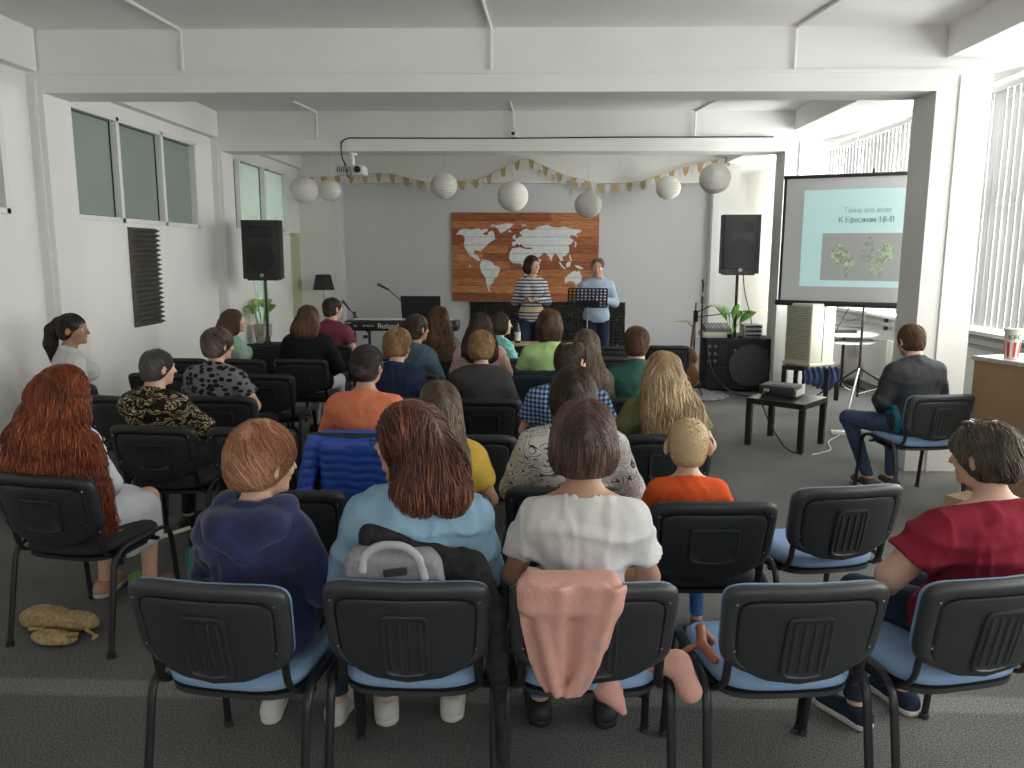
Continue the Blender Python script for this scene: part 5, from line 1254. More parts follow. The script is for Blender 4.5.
# loudspeakers on stands
GRILLE = mat('speaker_grille', (0.020, 0.019, 0.021), 0.6, bump=0.5, bscale=240)
def loudspeaker(loc, rz, w_, h_, lab):
    root = empty('loudspeaker', loc, rz, lab, 'loudspeaker', 'loudspeakers beside the stage')
    fw = w_/2; prof = [(-fw, -0.16), (fw, -0.16), (fw, 0.05), (fw*0.72, 0.20), (-fw*0.72, 0.20), (-fw, 0.05)]
    MB().rings([[Vector((x_, y_, z_)) for x_, y_ in prof] for z_ in (0, h_)]).build('cabinet', mat('speaker_plastic', (0.022, 0.021, 0.022), 0.5), root)
    m_ = MB(); m_.box((0, -0.165, h_*0.53), (w_*0.93, 0.022, h_*0.90), bevel=0.01)
    g_ = m_.build('grille', GRILLE, root, auto=40)
    MB().cyl((0, -0.174, h_*0.36), (0, -0.181, h_*0.36), w_*0.37, seg=36).build('woofer_outline', mat('speaker_grille_dark', (0.012, 0.012, 0.013), 0.7, bump=0.5, bscale=240), g_)
    MB().box((0, -0.174, h_*0.80), (w_*0.62, 0.010, h_*0.20), bevel=0.004).build('horn_outline', MATS['speaker_grille_dark'], g_)
    MB().cyl((0, -0.170, h_*0.062), (0, -0.184, h_*0.062), 0.024, seg=20).build('badge', mat('badge_grey', (0.30, 0.30, 0.31), 0.4, metal=0.5), root)
    MB().span((-fw*0.8, -0.15, -0.02), (fw*0.8, 0.12, 0.0)).build('base', MATS['speaker_plastic'], root)
    return root
loudspeaker((-3.42, 10.05, 1.45), R(6), 0.46, 0.72, 'black loudspeaker on the tripod stand at the left, by the potted plant')
loudspeaker((2.62, 10.50, 1.53), R(-4), 0.47, 0.74, 'black loudspeaker on a pole above the subwoofer')
root = empty('speaker_stand', (-3.42, 10.05, 0), 0, 'black tripod stand under the left loudspeaker', 'speaker stand')
MB().cyl((0, 0, 0.10), (0, 0, 1.43), 0.019, seg=14).build('pole', BLKMETAL, root, smooth=False)
MB().cyl((0, 0, 0.62), (0, 0, 0.72), 0.03, seg=14).build('collar', PLASTIC, root)
for k in range(3):
    a = R(90+120*k); dx, dy = math.cos(a), math.sin(a)
    MB().tube([(0.02*dx, 0.02*dy, 0.66), (0.52*dx, 0.52*dy, 0.03)], 0.013, seg=8).build('leg', BLKMETAL, root)
    MB().tube([(0.02*dx, 0.02*dy, 0.16), (0.30*dx, 0.30*dy, 0.305)], 0.009, seg=8).build('brace', BLKMETAL, root)
tag(MB().cyl((2.62, 10.50, 0.70), (2.62, 10.50, 1.52), 0.019, seg=14).build('speaker_pole', BLKMETAL), 'thin black pole between the subwoofer and its loudspeaker', 'pole')
tag(MB().tube([(2.73, 10.66, 1.60), (2.75, 10.64, 1.3), (2.85, 10.6, 0.95), (2.86, 10.5, 0.712)], 0.006, seg=6, corner=0.2).build('speaker_cable', BLACK, auto=60), 'black cable hanging from the loudspeaker to the subwoofer top', 'cable')
# subwoofer
root = empty('subwoofer', (2.655, 10.32, 0), R(-5), 'large black subwoofer with a round grille on the floor', 'subwoofer')
SUBM = mat('black_carpet_cabinet', (0.016, 0.015, 0.018), 0.9, bump=0.4, bscale=200)
MB().span((-0.43, 0, 0.03), (0.43, 0.6, 0.69), 0.012).build('cabinet', SUBM, root)
MB().cyl((0.13, -0.001, 0.35), (0.13, -0.020, 0.35), 0.262, seg=48).build('round_grille', mat('sub_grille', (0.030, 0.031, 0.036), 0.5, bump=0.6, bscale=220), root, auto=40)
mb = MB(); mb.tube([(0.13+0.266*math.cos(a), -0.016, 0.35+0.266*math.sin(a)) for a in np.linspace(0, 6.283, 48)], 0.008, seg=8, cap=False); mb.build('grille_rim', BLACK, root, smooth=True)
for k in range(4):
    a = R(45+90*k); MB().cyl((0.13+0.275*math.cos(a), -0.003, 0.35+0.275*math.sin(a)), (0.13+0.275*math.cos(a), -0.022, 0.35+0.275*math.sin(a)), 0.012, seg=10).build('screw', CHROME, root)
for k in range(2):
    MB().span((-0.255, -0.006, 0.07+k*0.30), (-0.165, 0.02, 0.32+k*0.30)).build('port', GLOSSBLK, root)
for i in range(2):
    for j in range(3):
        MB().cyl((-0.385+i*0.075, 0.002, 0.40+j*0.095), (-0.385+i*0.075, -0.02, 0.40+j*0.095), 0.02, seg=14).build('input_socket', mat('socket_grey', (0.10, 0.10, 0.11), 0.4), root)
for k in range(4): MB().cyl((-0.38+(k % 2)*0.76, 0.05+(k//2)*0.5, 0), (-0.38+(k % 2)*0.76, 0.05+(k//2)*0.5, 0.032), 0.025, seg=10).build('foot', BLACK, root)
tag(MB().tube([(2.22, 10.27, 0.60), (2.24, 10.16, 0.35), (2.36, 10.0, 0.12), (2.6, 9.93, 0.012), (3.0, 9.9, 0.012), (3.05, 10.0, 0.012)], 0.011, seg=8, corner=0.12).build('audio_cable', BLACK, auto=60), 'thick black cable drooping from the subwoofer to the floor', 'cable')
# gear on the subwoofer
def mixer(loc, rz, lab, w_, d_, h_):
    root = empty('mixing_console', loc, rz, lab, 'mixing console')
    MB().rings([[Vector((x_, y_, z_)) for y_, z_ in ((-d_/2, 0), (d_/2, 0), (d_/2, h_), (-d_/2, h_*0.45))] for x_ in (-w_/2, w_/2)]).build('console_body', mat('console_grey', (0.13, 0.135, 0.145), 0.45), root)
    mb = MB()
    for i in range(8):
        for j in range(4):
            y_ = -d_/2+d_*(0.15+0.23*j); mb.cyl((-w_/2+w_*(0.08+0.12*i), y_, h_*(0.45+0.55*(0.15+0.23*j))), (-w_/2+w_*(0.08+0.12*i), y_, h_*(0.45+0.55*(0.15+0.23*j))+0.014), 0.008, seg=8)
    mb.build('control_knobs', TRIMW, root)
mixer((2.40, 10.62, 0.765), R(0), 'small grey mixing console left of the pole on the subwoofer', 0.34, 0.30, 0.10)
tag(MB().box((2.38, 10.60, 0.728), (0.36, 0.32, 0.072), bevel=0.01).build('equipment_box', mat('cream_plastic', (0.55, 0.52, 0.44), 0.5), auto=40), 'low cream box under the mixing console', 'box')
root = empty('amplifier_rack', (2.86, 10.62, 0.692), 0, 'stack of pale rack units right of the pole on the subwoofer', 'amplifier')
for k in range(3):
    MB().box((0, 0, 0.03+k*0.058), (0.24, 0.26, 0.05), bevel=0.005).build('rack_unit', mat('rack_silver', (0.50, 0.51, 0.53), 0.4), root, auto=40)
    MB().box((0, -0.132, 0.03+k*0.058), (0.20, 0.004, 0.026)).build('display', GLOSSBLK, root)
LEAF = mat('fresh_green_leaf', (0.17, 0.42, 0.07), 0.4, noise=0.25, nscale=10); LEAF2 = mat('lime_leaf', (0.30, 0.52, 0.13), 0.4, noise=0.2, nscale=10)
def leaf(mb, base, d, L, W, droop, up=Vector((0, 0, 1))):
    d = Vector(d).normalized(); side = d.cross(up).normalized(); side = (side+Vector((0.9, 0.25, 0))).normalized(); side = (side-d*side.dot(d)).normalized(); nn = side.cross(d).normalized(); R_ = []
    for t in np.linspace(0, 1, 9):
        wv_ = W*math.sin(math.pi*min(1, t*0.93+0.04))**0.8; p = Vector(base)+d*L*t-Vector((0, 0, 1))*droop*t*t*L
        R_.append([p-side*wv_+nn*wv_*0.25, p, p+side*wv_+nn*wv_*0.25, p+nn*0.002])
    mb.rings(R_)
def plant(name, loc, label, n_, L, W, hstem, leafmat, cat='potted plant', pot=None, seed=1, spread=0.7):
    root = empty(name, loc, 0, label, cat); q = random.Random(seed)
    for k in range(n_):
        a = 6.283*k/n_+q.uniform(-0.4, 0.4); el = q.uniform(0.25, 0.8)*spread; hh = hstem*q.uniform(0.65, 1.15)
        d = Vector((math.cos(a)*math.sin(el), math.sin(a)*math.sin(el), math.cos(el))); p1 = Vector((0, 0, pot[1]*0.9 if pot else 0))+d*hh
        MB().tube([(0, 0, pot[1]*0.85 if pot else 0), p1*0.5+Vector((0, 0, hh*0.15)), p1], 0.005, seg=6, corner=0.05).build('stem', LEAF, root, auto=60)
        mb = MB(); leaf(mb, p1, d+Vector((math.cos(a)*0.35, math.sin(a)*0.2, 0.3)), L*q.uniform(0.8, 1.15), W*q.uniform(0.85, 1.1), 0.35); mb.build('leaf', leafmat, root, smooth=True)
    if pot:
        r_, h_ = pot[:2]
        o = MB().lathe([(0, 0), (r_*0.72, 0), (r_*0.92, h_*0.5), (r_, h_), (r_*0.94, h_), (r_*0.88, h_*0.85), (0, h_*0.85)], seg=32).build('pot', pot[2], root, auto=40)
POTM = bpy.data.materials.new('patterned_ceramic'); n, l, b = nodes_of(POTM); tc = n.new('ShaderNodeTexCoord'); vo = n.new('ShaderNodeTexVoronoi'); vo.inputs['Scale'].default_value = 38; vo.inputs['Randomness'].default_value = 0.0
l.new(tc.outputs['Object'], vo.inputs['Vector']); l.new(ramp(n, l, vo.outputs['Distance'], [(0.40, (0.60, 0.56, 0.51)), (0.52, (0.30, 0.25, 0.20))]), b.inputs['Base Color'])
plant('potted_plant', (-3.86, 11.15, 0.50), 'green broad-leaved plant in a patterned pale pot beside the left stand', 10, 0.22, 0.075, 0.26, LEAF2, pot=(0.13, 0.27, POTM), seed=3, spread=0.85)
plant('potted_plant', (2.555, 10.42, 0.69), 'small banana-leaf plant on the subwoofer in front of the pole', 5, 0.30, 0.07, 0.26, LEAF, pot=(0.05, 0.06, BLACK), seed=8, spread=0.75)
root = empty('flight_case', (-3.60, 11.1, 0), 0, 'low black equipment case carrying the potted plant', 'equipment case')
MB().span((-0.42, -0.3, 0.02), (0.42, 0.3, 0.50), 0.012).build('case_body', BLACK, root); MB().span((-0.43, -0.31, 0.40), (0.43, 0.31, 0.415)).build('case_seam', CHROME, root)
for k in range(4): MB().cyl((-0.37+(k % 2)*0.74, -0.24+(k//2)*0.48, 0), (-0.37+(k % 2)*0.74, -0.24+(k//2)*0.48, 0.025), 0.025, seg=10).build('foot', BLACK, root)
# floor lamp
root = empty('floor_lamp', (-3.52, 13.2, 0), 0, 'floor lamp with a black shade in the left back corner', 'floor lamp')
MB().lathe([(0, 0), (0.14, 0), (0.14, 0.012), (0.02, 0.02), (0, 0.02)], seg=24).build('base', BLKMETAL, root, auto=40)
MB().cyl((0, 0, 0.015), (0, 0, 1.26), 0.008, seg=10).build('pole', mat('brushed_grey', (0.35, 0.35, 0.35), 0.3, metal=0.8), root)
MB().lathe([(0.178, 1.17), (0.12, 1.42), (0.116, 1.42), (0.0, 1.415), (0.0, 1.40), (0.114, 1.40), (0.172, 1.17)], seg=32).build('lamp_shade', mat('black_shade_fabric', (0.025, 0.026, 0.030), 0.8), root, auto=40)
# stage piano on its stand
root = empty('stage_piano', (-1.65, 9.85, 0.835), 0, 'long black stage piano facing the stage, maker lettering on its back', 'stage piano')
MB().box((0, 0, 0.055), (1.40, 0.30, 0.125), bevel=0.02).build('body', mat('piano_black', (0.012, 0.012, 0.013), 0.35), root, auto=40)
mb = MB()
for k in range(40): mb.box((-0.60+k*0.0308, 0.055, 0.120), (0.029, 0.13, 0.012))
mb.build('white_keys', TRIMW, root)
LET = mat('pale_lettering', (0.62, 0.63, 0.65), 0.6); LETD = mat('dim_lettering', (0.30, 0.31, 0.33), 0.6)
text('maker_lettering', 'Roland', 0.095, LET, root, (-0.155, -0.153, 0.052), (R(90), 0, 0))
mb = MB()
for q, w_ in enumerate((0.07, 0.0, 0.05, 0.09, 0.06, 0.0, 0.05, 0.04)):
    if w_: mb.box((-0.56+q*0.052, -0.152, 0.055), (w_*0.55, 0.003, 0.022))
mb.build('worn_print', LETD, root)
MB().box((-0.65, -0.152, 0.09), (0.07, 0.004, 0.02)).build('socket_plate', LETD, root)
root = empty('keyboard_stand', (-1.65, 9.85, 0), 0, 'black folding stand under the stage piano', 'keyboard stand')
for sx in (-1, 1):
    MB().tube([(0.42*sx, 0, 0.02), (0.42*sx, 0, 0.835)], 0.018, seg=10).build('upright', BLKMETAL, root, auto=50)
    MB().tube([(0.42*sx, -0.22, 0.015), (0.42*sx, 0.22, 0.015)], 0.015, seg=10).build('floor_bar', BLKMETAL, root)
    MB().tube([(0.42*sx, -0.14, 0.82), (0.42*sx, 0.14, 0.82)], 0.013, seg=10).build('arm', BLKMETAL, root)
MB().tube([(-0.42, 0, 0.45), (0.42, 0, 0.45)], 0.014, seg=10).build('cross_bar', BLKMETAL, root)
MB().box((-0.47, 0, 0.74), (0.06, 0.03, 0.04), bevel=0.008).build('lock_knob', PLASTIC, root)
# microphone stands
def mic_stand(loc, lab, h_, boom, name='microphone_stand'):
    root = empty(name, loc, 0, lab, 'microphone stand')
    for k in range(3):
        a = R(30+120*k); MB().tube([(0, 0, 0.10), (0.30*math.cos(a), 0.30*math.sin(a), 0.012)], 0.008, seg=8).build('leg', BLKMETAL, root)
    MB().cyl((0, 0, 0.07), (0, 0, h_), 0.009, seg=10).build('pole', BLKMETAL, root)
    MB().cyl((0, 0, h_-0.04), (0, 0, h_+0.05), 0.02, seg=10).build('clutch', PLASTIC, root)
    b0, b1 = Vector(boom[0]), Vector(boom[1])
    MB().tube([b0, b1], 0.007, seg=8).build('boom_arm', BLKMETAL, root)
    d = (b1-b0).normalized()*0.5+Vector(boom[2])*0.5; d.normalize()
    MB().cyl(b1, b1+d*0.12, 0.011, 0.017, seg=12).build('microphone', BLACK, root)
    MB().ball(b1+d*0.14, 0.025, 14).build('microphone_head', mat('mic_mesh', (0.10, 0.10, 0.10), 0.4, metal=0.7), root, smooth=True)
    return root
mic_stand((-1.63, 10.15, 0), 'black boom microphone stand beside the stage piano', 1.13, ((0.08, 0, 1.02), (-0.24, 0, 1.31), (-1, 0, 0.25)))
mic_stand((-2.42, 10.6, 0), 'short microphone stand behind the man in maroon', 0.95, ((0.05, 0, 0.90), (-0.06, 0, 1.02), (-0.4, 0, 0.6)))
mic_stand((2.10, 10.10, 0), 'tall upright black microphone stand left of the subwoofer', 1.20, ((0, 0, 1.0), (0.0, 0, 1.30), (0, 0, 1)))
# music stands
def music_stand(loc, rz, lab, h_, w_, d_, holes_, rod=None):
    root = empty('music_stand', loc, rz, lab, 'music stand')
    for k in range(3):
        a = R(90+120*k); MB().tube([(0, 0, 0.22), (0.27*math.cos(a), 0.27*math.sin(a), 0.012)], 0.008, seg=8).build('leg', BLKMETAL, root)
    MB().cyl((0, 0, 0.10), (0, 0, h_), 0.010, seg=10).build('pole', rod or BLKMETAL, root)
    tl = R(18)
    def P_(u, v, t): return Vector((u, -math.sin(tl)*v+0.02+t, h_+math.cos(tl)*v))
    mb = MB()
    if holes_:
        nx, nz = 10, 6; bar = w_/nx*0.46; dz = d_/nz
        for i in range(nx+1):
            x_ = -w_/2+w_*i/nx; mb.rings([[P_(x_-bar/2, v, t) for v, t in ((0, 0), (d_, 0), (d_, 0.004), (0, 0.004))], [P_(x_+bar/2, v, t) for v, t in ((0, 0), (d_, 0), (d_, 0.004), (0, 0.004))]])
        for j in range(nz+1):
            v_ = d_*j/nz; q_ = dz*0.24
            mb.rings([[P_(x_, v_+e, t) for e, t in ((-q_, 0.0005), (q_, 0.0005), (q_, 0.0045), (-q_, 0.0045))] for x_ in (-w_/2, w_/2)])
        mb.rings([[P_(x_, v, t) for v, t in ((0, 0), (d_*0.30, 0), (d_*0.30, 0.005), (0, 0.005))] for x_ in (-w_/2*0.62, w_/2*0.62)])
    else:
        mb.rings([[P_(x_, v, t) for v, t in ((0, 0), (d_, 0), (d_, 0.006), (0, 0.006))] for x_ in (-w_/2, w_/2)])
    mb.build('desk', BLACK, root)
    MB().rings([[P_(x_, v, t) for v, t in ((-0.01, 0), (0, 0), (0, 0.06), (-0.01, 0.06))] for x_ in (-w_/2, w_/2)]).build('ledge', BLACK, root)
    return root
music_stand((0.615, 9.45, 0), 0, 'black perforated music stand in front of the man in pale blue', 1.15, 0.45, 0.23, True, rod=mat('grey_tube', (0.30, 0.30, 0.31), 0.35, metal=0.7))
music_stand((-1.44, 10.02, 0), 0, 'plain black music stand behind the stage piano', 0.96, 0.50, 0.30, False)
# guitar resting behind the man in maroon
root = empty('electric_guitar', (-2.36, 9.35, 0), R(10), 'dark guitar on a stand between the maroon T-shirt and the piano', 'guitar')
F = Field((-0.25, -0.08, 0.0), (0.25, 0.2, 0.62), 0.010)
F.ell((0, 0.02, 0.20), (0.165, 0.032, 0.15), 0.05); F.ell((0, 0.05, 0.42), (0.125, 0.028, 0.12), 0.05)
sdf_object(F, 'guitar_body', mat('sunburst_lacquer', (0.05, 0.028, 0.018), 0.25), root)
MB().tube([(0, 0.075, 0.50), (0, 0.15, 1.02)], 0.022, seg=8).build('neck', mat('maple_neck', (0.16, 0.09, 0.045), 0.4), root)
MB().box((0, 0.17, 1.10), (0.07, 0.02, 0.17), bevel=0.006, rot=(R(-8), 0, 0)).build('headstock', BLACK, root)
MB().tube([(-0.15, -0.08, 0.012), (0, 0.02, 0.07), (0.15, -0.08, 0.012)], 0.010, seg=8).tube([(0, 0.02, 0.07), (0, 0.14, 0.42), (0, 0.22, 0.012)], 0.010, seg=8).build('guitar_rest', BLKMETAL, root)
# wooden guitar at the right of the stage
root = empty('acoustic_guitar', (2.02, 10.45, 0), R(-50), 'brown guitar seen edge-on beside the tall microphone stand', 'guitar')
F = Field((-0.25, -0.1, 0.0), (0.25, 0.2, 0.62), 0.010)
F.ell((0, 0.0, 0.20), (0.185, 0.048, 0.16), 0.05); F.ell((0, 0.02, 0.44), (0.135, 0.045, 0.12), 0.05)
sdf_object(F, 'guitar_body', mat('brown_lacquer', (0.24, 0.11, 0.045), 0.3), root)
MB().tube([(0, 0.05, 0.52), (0, 0.10, 0.90)], 0.022, seg=8).build('neck', MATS['maple_neck'], root)
MB().box((0, 0.115, 0.97), (0.07, 0.02, 0.15), bevel=0.006).build('headstock', BLACK, root)
tag(MB().lathe([(0, 0), (0.42, 0), (0.44, 0.012), (0.40, 0.03), (0, 0.034)], c=(2.02, 10.02, 0), seg=40).build('round_rug', mat('mottled_rug', (0.30, 0.28, 0.29), 0.95, col2=(0.12, 0.11, 0.13), nscale=25), auto=40), 'small mottled round rug by the subwoofer', 'rug')
# cymbal arms / small percussion table behind the microphone stand
root = empty('percussion_rack', (2.20, 11.0, 0), 0, 'percussion rack with small cymbals behind the subwoofer', 'percussion rack')
MB().cyl((0, 0, 0.0), (0, 0, 1.12), 0.010, seg=10).build('pole', BLKMETAL, root)
for (x_, z_, r_) in ((-0.12, 0.86, 0.17), (0.22, 1.08, 0.16), (0.82, 1.02, 0.18)):
    MB().lathe([(0, 0.012), (0.03, 0.010), (r_, 0), (r_, 0.002), (0.03, 0.014), (0, 0.018)], c=(x_, 0, z_), seg=28).build('cymbal', mat('cymbal_bronze', (0.48, 0.34, 0.20), 0.3, metal=0.8), root, auto=50)
    MB().tube([(0, 0, z_-0.10), (x_, 0, z_)], 0.007, seg=8).build('cymbal_arm', BLKMETAL, root)
# bottle and little table by the speakers
root = empty('side_table', (-0.10, 9.15, 0), 0, 'small wooden table in front of the woman in stripes', 'side table')
MB().box((0, 0, 0.745), (0.42, 0.30, 0.025), bevel=0.004).build('table_top', mat('birch_wood', (0.52, 0.36, 0.19), 0.5, noise=0.1, nscale=6, stretch=(1, 8, 1)), root)
for sx in (-1, 1):
    for sy in (-1, 1): MB().box((sx*0.18, sy*0.12, 0.366), (0.03, 0.03, 0.732)).build('leg', mat('dark_wood', (0.05, 0.03, 0.02), 0.5), root)
root = empty('water_bottle', (-0.20, 9.10, 0.758), 0, 'clear bottle with a white label on the small wooden table', 'bottle')
MB().lathe([(0, 0), (0.032, 0), (0.034, 0.14), (0.030, 0.17), (0.013, 0.21), (0.013, 0.24), (0, 0.24)], seg=20).build('glass', mat('dark_glass', (0.04, 0.035, 0.03), 0.1), root, auto=40)
MB().lathe([(0.035, 0.03), (0.0352, 0.13), (0.0348, 0.13), (0.0346, 0.03)], seg=20).build('label', LACE, root, auto=40)

# ---------------------------------------------------------------- right side of the room
def side_table(x, y, rz, lab):
    root = empty('low_side_table', (x, y, 0), rz, lab, 'side table', 'low black side tables')
    MB().box((0, 0, 0.425), (0.55, 0.55, 0.05), bevel=0.003).build('table_top', LACK, root)
    for sx in (-1, 1):
        for sy in (-1, 1): MB().box((sx*0.25, sy*0.25, 0.20), (0.05, 0.05, 0.40), bevel=0.002).build('leg', LACK, root)
side_table(2.37, 7.42, R(-40), 'low black table holding the dark projector, nearest the audience')
side_table(3.37, 9.70, R(-34), 'low black table under the louvred cream cabinet')
root = empty('table_projector', (2.33, 7.50, 0.452), R(-34), 'black projector lying on the low table', 'projector')
MB().box((0, 0, 0.062), (0.33, 0.27, 0.095), bevel=0.014).build('case', mat('projector_charcoal', (0.035, 0.035, 0.038), 0.35), root, auto=40)
MB().box((0.03, 0.0, 0.112), (0.20, 0.16, 0.006), bevel=0.002).build('top_panel', mat('projector_grey_panel', (0.10, 0.10, 0.105), 0.4), root)
MB().box((0.172, 0.0, 0.045), (0.012, 0.20, 0.06), bevel=0.004).build('side_panel', mat('pale_vent_panel', (0.5, 0.48, 0.42), 0.5), root)
MB().box((-0.09, -0.138, 0.062), (0.05, 0.004, 0.025)).build('rear_plug', LET, root)
for sx, sy in ((-1, -1), (1, -1), (0, 1)): MB().cyl((sx*0.13, sy*0.1, 0.0), (sx*0.13, sy*0.1, 0.02), 0.012, seg=10).build('foot', BLACK, root)
MB().tube([(-0.09, -0.14, 0.06), (-0.10, -0.30, 0.02), (0.02, -0.36, -0.2), (0.20, -0.40, -0.42), (0.34, -0.40, -0.442)], 0.006, seg=8, corner=0.1).build('power_cable', BLACK, root, auto=60)
tag(MB().tube([(2.48, 6.98, 0.008), (2.72, 7.15, 0.008), (2.80, 7.5, 0.008), (3.02, 7.78, 0.008)], 0.006, seg=8, corner=0.12).build('extension_cord', mat('white_cord', (0.55, 0.55, 0.53), 0.5), auto=60), 'white extension cord curling over the carpet to the power strip', 'cord')
root = empty('power_strip', (3.06, 7.84, 0), R(-10), 'white power strip lying on the carpet', 'power strip')
MB().box((0, 0, 0.022), (0.20, 0.065, 0.04), bevel=0.008).build('housing', TRIMW, root, auto=40)
for k in range(3): MB().cyl((-0.06+k*0.06, 0, 0.041), (-0.06+k*0.06, 0, 0.045), 0.02, seg=14).build('socket', mat('socket_pale_grey', (0.35, 0.35, 0.35), 0.5), root)
# louvred cream cabinet
root = empty('louvred_cabinet', (3.34, 9.74, 0.452), R(32), 'tall cream cabinet with a louvred side on the far low table', 'cabinet')
CREAM = mat('cream_enamel', (0.60, 0.59, 0.50), 0.45, noise=0.03, nscale=5)
MB().span((-0.21, -0.19, 0.03), (0.21, 0.19, 0.745), 0.01).build('cabinet_body', CREAM, root, auto=40)
MB().span((-0.225, -0.205, 0.0), (0.225, 0.205, 0.035), 0.006).build('base_plate', mat('cream_yellowed', (0.55, 0.52, 0.38), 0.5), root)
mb = MB()
for k in range(24): mb.box((-0.212, 0, 0.085+k*0.027), (0.020, 0.33, 0.006), rot=(0, R(-35), 0))
mb.build('louvres', mat('louvre_beige', (0.34, 0.33, 0.25), 0.5), root)
MB().box((0.0, -0.194, 0.39), (0.004, 0.006, 0.68)).build('door_seam', mat('seam_dark', (0.20, 0.19, 0.15), 0.6), root)  # thin darker strip marking the door joint
# blue cloth hanging off the table
root = empty('blue_cloth', (3.36, 9.36, 0.0), R(10), 'dark blue cloth hanging under the louvred cabinet', 'cloth')
F = Field((-0.28, -0.06, 0.18), (0.28, 0.06, 0.48), 0.009)
F.rbox((0, 0, 0.37), (0.22, 0.018, 0.10), 0.015); F.ell((0.06, 0, 0.27), (0.14, 0.02, 0.07), 0.03)
X, Y, Z = F.grid(); F.d = (F.d+0.008*np.sin(X*85+3*np.sin(Z*14))).astype(np.float32)
sdf_object(F, 'folds', cloth('navy_cloth', (0.035, 0.05, 0.11)), root)
# projection screen on a tripod
cx, cy = 3.83, 9.42; ang = math.atan2(-0.40, 0.85)
root = empty('projection_screen', (cx, cy, 0), ang, 'tripod projection screen showing a pale blue slide', 'projection screen')
W2 = 0.965; ZB, ZT = 1.22, 2.665
MB().span((-W2-0.03, -0.035, ZB-0.055), (W2+0.03, 0.035, ZB+0.01), 0.012).build('roller_case', BLACK, root, auto=40)
MB().span((-W2-0.01, -0.012, ZT-0.01), (W2+0.01, 0.012, ZT+0.03), 0.004).build('top_bar', BLACK, root, auto=40)
SCR = mat('screen_fabric', (0.50, 0.50, 0.51), 0.9); 
s_o = MB().span((-W2, -0.004, ZB), (W2, 0.0, ZT)).build('screen_fabric', SCR, root)
MB().span((-W2, -0.0052, ZB), (-W2+0.032, 0.0012, ZT)).build('screen_border', BLACK, root); MB().span((W2-0.032, -0.0052, ZB), (W2, 0.0012, ZT)).build('screen_border', BLACK, root)
def emis(name, c, e, base=None):
    m = mat(name, base or c, 0.9); m.node_tree.nodes['Principled BSDF'].inputs['Emission Color'].default_value = (*c, 1); m.node_tree.nodes['Principled BSDF'].inputs['Emission Strength'].default_value = e; return m
SL = emis('projected_slide_blue', (0.30, 0.58, 0.60), 0.42, (0.42, 0.50, 0.50)); SLP = emis('projected_picture_grey', (0.20, 0.20, 0.19), 0.35, (0.30, 0.30, 0.30))
sx0, sx1, sz0, sz1 = -0.73, 0.66, 1.40, 2.52
slide = MB().span((sx0, -0.0062, sz0), (sx1, -0.0044, sz1)).build('slide_image', SL, root)
px0, px1, pz0, pz1 = -0.50, 0.42, 1.475, 2.02
MB().span((px0, -0.0072, pz0), (px1, -0.0064, pz1)).build('slide_picture', SLP, slide)
TXT = emis('projected_text_grey', (0.22, 0.30, 0.30), 0.5, (0.22, 0.25, 0.25)); TXT2 = emis('projected_text_dark', (0.13, 0.18, 0.19), 0.5, (0.15, 0.18, 0.18))
tcx = (sx0+sx1)/2+0.07
stroke_text('slide_title', 'Тайна его воли', 0.062, TXT, slide, (-0.04, -0.0075, 2.285))
stroke_text('slide_subtitle', 'К Ефесянам 1:8-11', 0.064, TXT2, slide, (-0.04, -0.0075, 2.175), 0.075)
def figmat(nm, c):
    m = bpy.data.materials.new('projected_'+nm); n, l, b = nodes_of(m); tc = n.new('ShaderNodeTexCoord'); z = n.new('ShaderNodeTexNoise'); z.inputs['Scale'].default_value = 16; z.inputs['Detail'].default_value = 4; z.inputs['Distortion'].default_value = 1.5
    l.new(tc.outputs['Object'], z.inputs['Vector']); q = ramp(n, l, z.outputs[0], [(0.38, (0.20, 0.20, 0.18)), (0.62, c)]); l.new(q, b.inputs['Base Color']); l.new(q, b.inputs['Emission Color']); b.inputs['Emission Strength'].default_value = 0.30; b.inputs['Roughness'].default_value = 0.9; return m
def smoothp(P_):
    for _ in range(2): P_ = [q for a_, b_ in zip(P_, P_[1:]+P_[:1]) for q in ((a_[0]*.75+b_[0]*.25, a_[1]*.75+b_[1]*.25), (a_[0]*.25+b_[0]*.75, a_[1]*.25+b_[1]*.75))]
    return P_
for nm, c, pts in (('left_figure', (0.36, 0.46, 0.30), [(0.10, 0.45), (0.14, 0.72), (0.24, 0.80), (0.30, 0.62), (0.42, 0.45), (0.40, 0.30), (0.24, 0.30)]), ('left_legs', (0.30, 0.42, 0.26), [(0.26, 0.28), (0.36, 0.28), (0.34, 0.05), (0.29, 0.05)]),
                 ('middle_figure', (0.27, 0.32, 0.26), [(0.44, 0.50), (0.50, 0.75), (0.52, 0.93), (0.59, 0.93), (0.60, 0.75), (0.62, 0.45), (0.50, 0.35)]),
                 ('right_figure', (0.34, 0.46, 0.29), [(0.60, 0.35), (0.66, 0.72), (0.78, 0.80), (0.88, 0.62), (0.80, 0.42), (0.72, 0.34)]), ('right_legs', (0.32, 0.44, 0.28), [(0.56, 0.34), (0.76, 0.32), (0.70, 0.04), (0.64, 0.20), (0.58, 0.04)])):
    MB().poly([(px0+u*(px1-px0), pz0+v*(pz1-pz0)) for u, v in smoothp(pts)], 0.0004, lambda u, v, t: Vector((u, -0.0074-t, v))).build('picture_shape', figmat(nm, c), slide)
MB().cyl((0, 0.045, 0.10), (0, 0.045, ZT+0.08), 0.014, seg=12).build('pole', BLKMETAL, root)
MB().box((0, 0.03, ZT+0.03), (0.03, 0.06, 0.03)).build('hook', BLKMETAL, root)
MB().cyl((0, 0.045, 0.40), (0, 0.045, 0.47), 0.024, seg=12).build('collar', PLASTIC, root)
